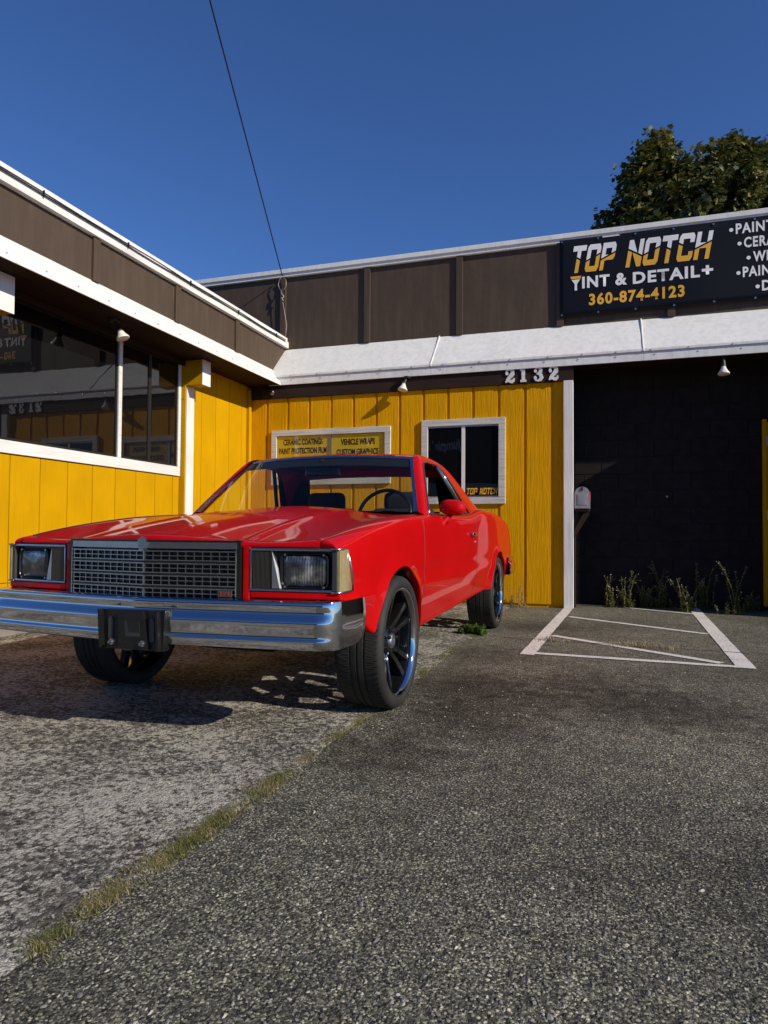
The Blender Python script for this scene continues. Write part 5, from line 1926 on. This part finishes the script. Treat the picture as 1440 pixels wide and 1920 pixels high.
def weed(loc, h, n, label, seed, mat='weed', spread=.06, flowers=True):
    r = random.Random(seed)
    t = empty('weed', loc)
    tag(t, label, 'weed', 'weeds along the block wall')
    st, lf, fl_ = MB(), MB(), MB()
    for k in range(n + (9 if flowers else 0)):
        a = r.random() * 2 * PI
        low_ = k >= n
        hh = h * r.uniform(.32, .92) if not low_ else r.uniform(.06, .17)
        b0 = Vector((r.gauss(0, spread * (.5 if not low_ else 1.3)), r.gauss(0, spread * .25), 0))
        lean = Vector((math.cos(a), math.sin(a) * .5 - .25, 0)) * hh * r.uniform(.08, .4)
        pts = [b0 + lean * (q * q) + Vector((r.gauss(0, .006), r.gauss(0, .006), hh * q)) for q in np.linspace(0, 1, 7)]
        st.tube(pts, [.0035 * (1 - .7 * q) for q in np.linspace(0, 1, 7)], 4, False)
        for j in range(int(24 + hh * 70)):
            q = r.random() ** .8
            i0 = min(5, int(q * 6))
            p = pts[i0].lerp(pts[i0 + 1], q * 6 - i0)
            d = Vector((r.gauss(0, 1), r.gauss(0, 1), r.uniform(-.2, .9))).normalized()
            l = r.uniform(.015, .042) * (1.25 - .7 * q)
            s_ = d.cross(Vector((0, 0, 1))).normalized() * l * .28
            lf.add([p, p + d * l * .5 + s_, p + d * l, p + d * l * .5 - s_ + Vector((0, 0, .003))], [(0, 1, 2, 3)])
        if flowers and not low_:
            for j in range(r.randint(3, 6)):
                p = pts[-1] + Vector((r.gauss(0, .022), r.gauss(0, .022), r.uniform(-.10, .03)))
                st.tube([pts[-2], p], .0012, 3, False)
                rr = r.uniform(.003, .0065)
                fl_.add([p + Vector((rr, 0, 0)), p + Vector((0, rr, 0)), p + Vector((-rr, 0, 0)), p + Vector((0, -rr, 0)), p + Vector((0, 0, rr)), p + Vector((0, 0, -rr))], [(0, 1, 4), (1, 2, 4), (2, 3, 4), (3, 0, 4), (1, 0, 5), (2, 1, 5), (3, 2, 5), (0, 3, 5)])
    tag(st.build('stems', mat, t, fix=False), kind='stuff')
    tag(lf.build('leaves', mat, t, fix=False), kind='stuff')
    if flowers:
        tag(fl_.build('flower_heads', 'flower', t, fix=False), kind='stuff')
    return t


weed((4.74, .30, 0), .42, 9, 'leafy weed with seed heads at the block wall, nearest the mailbox', 11)
weed((4.90, .28, 0), .52, 7, 'thin upright weed with two pale-tipped stalks by the block wall', 12)
weed((5.12, .44, 0), .30, 12, 'low spreading weed at the block wall between the taller ones', 13)
weed((5.33, .44, 0), .62, 9, 'dark tall weed standing in shade against the block wall', 14)
weed((5.56, .15, 0), .46, 10, 'bushy sunlit weed near the middle of the block wall base', 15)
weed((5.78, .45, 0), .66, 9, 'tall dark weed in shade right of the bushy one', 16)
weed((6.02, .02, 0), .72, 5, 'tallest weed with a leaning flowered stalk near the yellow door', 17)
weed((6.25, .38, 0), .30, 7, 'small straggly weed beside the yellow door frame', 18)
weed((3.585, -2.38, 0), .10, 46, 'bright green leafy weed on the ground behind the rear wheel', 19, 'clover', .11, False)
weed((3.70, -.10, 0), .36, 9, 'dry sprawling weed at the foot of the yellow wall behind the car', 20, 'dry_grass', .12, False)

# maple behind the parapet
tree = empty('maple_tree', (7.56, 12.0, -0.22))
tag(tree, 'dark green maple tree rising behind the banner', 'tree')
tr = MB()
tr.tube([(0, 0, .4), (.05, 0, 2.5), (-.05, .1, 5.0), (0, 0, 7.5), (-.2, 0, 9.5)], [.38, .30, .25, .18, .08], 12)
for (a, z0_, l, zz) in ((0.3, 4.6, 2.6, 2.6), (1.5, 5.0, 2.2, 2.9), (2.7, 4.8, 2.6, 2.8), (3.7, 5.4, 2.4, 3.4), (4.8, 5.1, 2.2, 3.0), (5.6, 5.8, 2.2, 3.4), (2.2, 6.4, 1.6, 4.4), (3.1, 6.0, 2.0, 5.2)):
    p0 = Vector((0, 0, z0_))
    p1 = Vector((math.cos(a) * l, math.sin(a) * l, z0_ + zz))
    tr.tube([p0, p0.lerp(p1, .35) + Vector((0, 0, -.25)), p0.lerp(p1, .7), p1], [.13, .09, .06, .02], 7)
tr.build('trunk', 'bark', tree, True)
rt = random.Random(5)
lf = MB()
LEAF = [(0, -.5), (.32, -.36), (.28, -.12), (.55, .05), (.30, .16), (.22, .34), (0, .62), (-.22, .34), (-.30, .16), (-.55, .05), (-.28, -.12), (-.32, -.36)]
lobes = [((-.2, 0, 8.6), (2.75, 2.7, 2.55)), ((-1.40, -.3, 10.6), (.95, .95, 1.25)), ((-1.42, -.3, 11.55), (.26, .26, .75)), ((.25, -.2, 10.4), (1.25, 1.2, 1.35)), ((1.15, 0, 10.2), (1.35, 1.3, 1.45)), ((2.0, .2, 9.6), (1.3, 1.3, 1.4)), ((-2.45, -.2, 9.55), (.55, .6, .65)), ((-2.2, -.4, 8.4), (.85, .9, .9)), ((2.4, 0, 8.2), (1.3, 1.3, 1.3)), ((-1.5, -.8, 9.4), (1.1, 1.1, 1.1))]
clumps = []
for (c, r) in lobes:
    nn = int(34 * (r[0] * r[1] * r[2]) ** (2 / 3)) + 14
    for _ in range(nn):
        d = Vector((rt.gauss(0, 1), rt.gauss(0, 1), rt.gauss(0, 1))).normalized()
        k = rt.uniform(.72, 1.02)
        clumps.append(Vector((c[0] + d.x * r[0] * k, c[1] + d.y * r[1] * k, c[2] + d.z * r[2] * k)))
cen = Vector((0, 0, 8.6))
for c in clumps:
    if c.z < 6.0 or c.y > 1.6:
        continue
    out = (c - cen).normalized()
    n = 60
    cr_ = rt.uniform(.15, .27)
    for _ in range(n):
        g3 = [max(-1.5, min(1.5, rt.gauss(0, 1))) for _g in range(3)]
        p = c + Vector((g3[0] * cr_, g3[1] * cr_, g3[2] * cr_ * .7))
        nrm = (out * .5 + Vector((rt.gauss(0, .6), rt.gauss(0, .6), .7 + rt.gauss(0, .5)))).normalized()
        t1 = nrm.cross(Vector((rt.gauss(0, 1), rt.gauss(0, 1), rt.gauss(0, 1)))).normalized()
        t2 = nrm.cross(t1)
        s_ = rt.uniform(.10, .19)
        lf.add([p + (t1 * a + t2 * b) * s_ + nrm * (-.12 * s_ * abs(a) * 2) for a, b in LEAF], [tuple(range(12))])
tag(lf.build('crown', 'leaf', tree, fix=False), kind='stuff')

# loose stones lying on the asphalt in the foreground
rp = random.Random(9)
pb = MB()
for i in range(2600):
    d = 1.0 + 4.5 * rp.random() ** 1.6
    a = rp.uniform(-.52, .52)
    x = CAM.x - math.sin(YAW) * d + math.cos(YAW) * d * math.tan(a)
    y = CAM.y + math.cos(YAW) * d + math.sin(YAW) * d * math.tan(a)
    if y > -3.3 or (x < 3.6 and rp.random() < .5):
        continue
    s_ = rp.uniform(.002, .0055) * (1.5 if rp.random() < .06 else 1)
    ra = rp.random() * PI
    sx, sy, sz = s_ * rp.uniform(.9, 1.6), s_ * rp.uniform(.7, 1.0), s_ * rp.uniform(.35, .6)
    zb_ = .001 if x > 3.5 else .007
    vs = []
    for (lx, ly, lz) in ((1, 0, 0), (.5, .8, .1), (-.5, .85, 0), (-1, 0, .1), (-.5, -.8, 0), (.5, -.85, .05), (.35, .2, 1), (-.4, -.2, .95)):
        jx = lx * sx * rp.uniform(.8, 1.2)
        jy = ly * sy * rp.uniform(.8, 1.2)
        vs.append((x + jx * math.cos(ra) - jy * math.sin(ra), y + jx * math.sin(ra) + jy * math.cos(ra), zb_ + lz * sz))
    pb.add(vs, [(0, 1, 6), (1, 2, 6), (2, 7, 6), (2, 3, 7), (3, 4, 7), (4, 5, 7), (5, 6, 7), (5, 0, 6)])
tag(pb.build('loose_gravel', 'pebble', fix=False), 'loose pale grit scattered over the asphalt', 'gravel', kind='stuff')

# the other side of the street, seen only as reflections in glass and chrome
ac = empty('street_building', (-4.0, -34.0, 0))
tag(ac, 'low dark storefront across the street, mirrored in the small window', 'building')
MB().box(-16, 14, -8, 0, 0, 9.0).build('wall', 'far_wall', ac)
MB().box(-16.3, 14.3, -.6, 1.4, 3.2, 3.9).build('awning', 'far_band', ac)
me, co = text_mesh("Jumpin' Bean's", 1.0, .02, 1.0, .25, 0.0)
co2 = np.stack([-(co[:, 0] - co[:, 0].mean()) * .62 - 1.9, np.full(len(co), .012), co[:, 1] * .85 + 6.2], 1)
me.vertices.foreach_set('co', co2.ravel())
me.materials.append(MT['letter_white'])
link('lettering', me, ac)
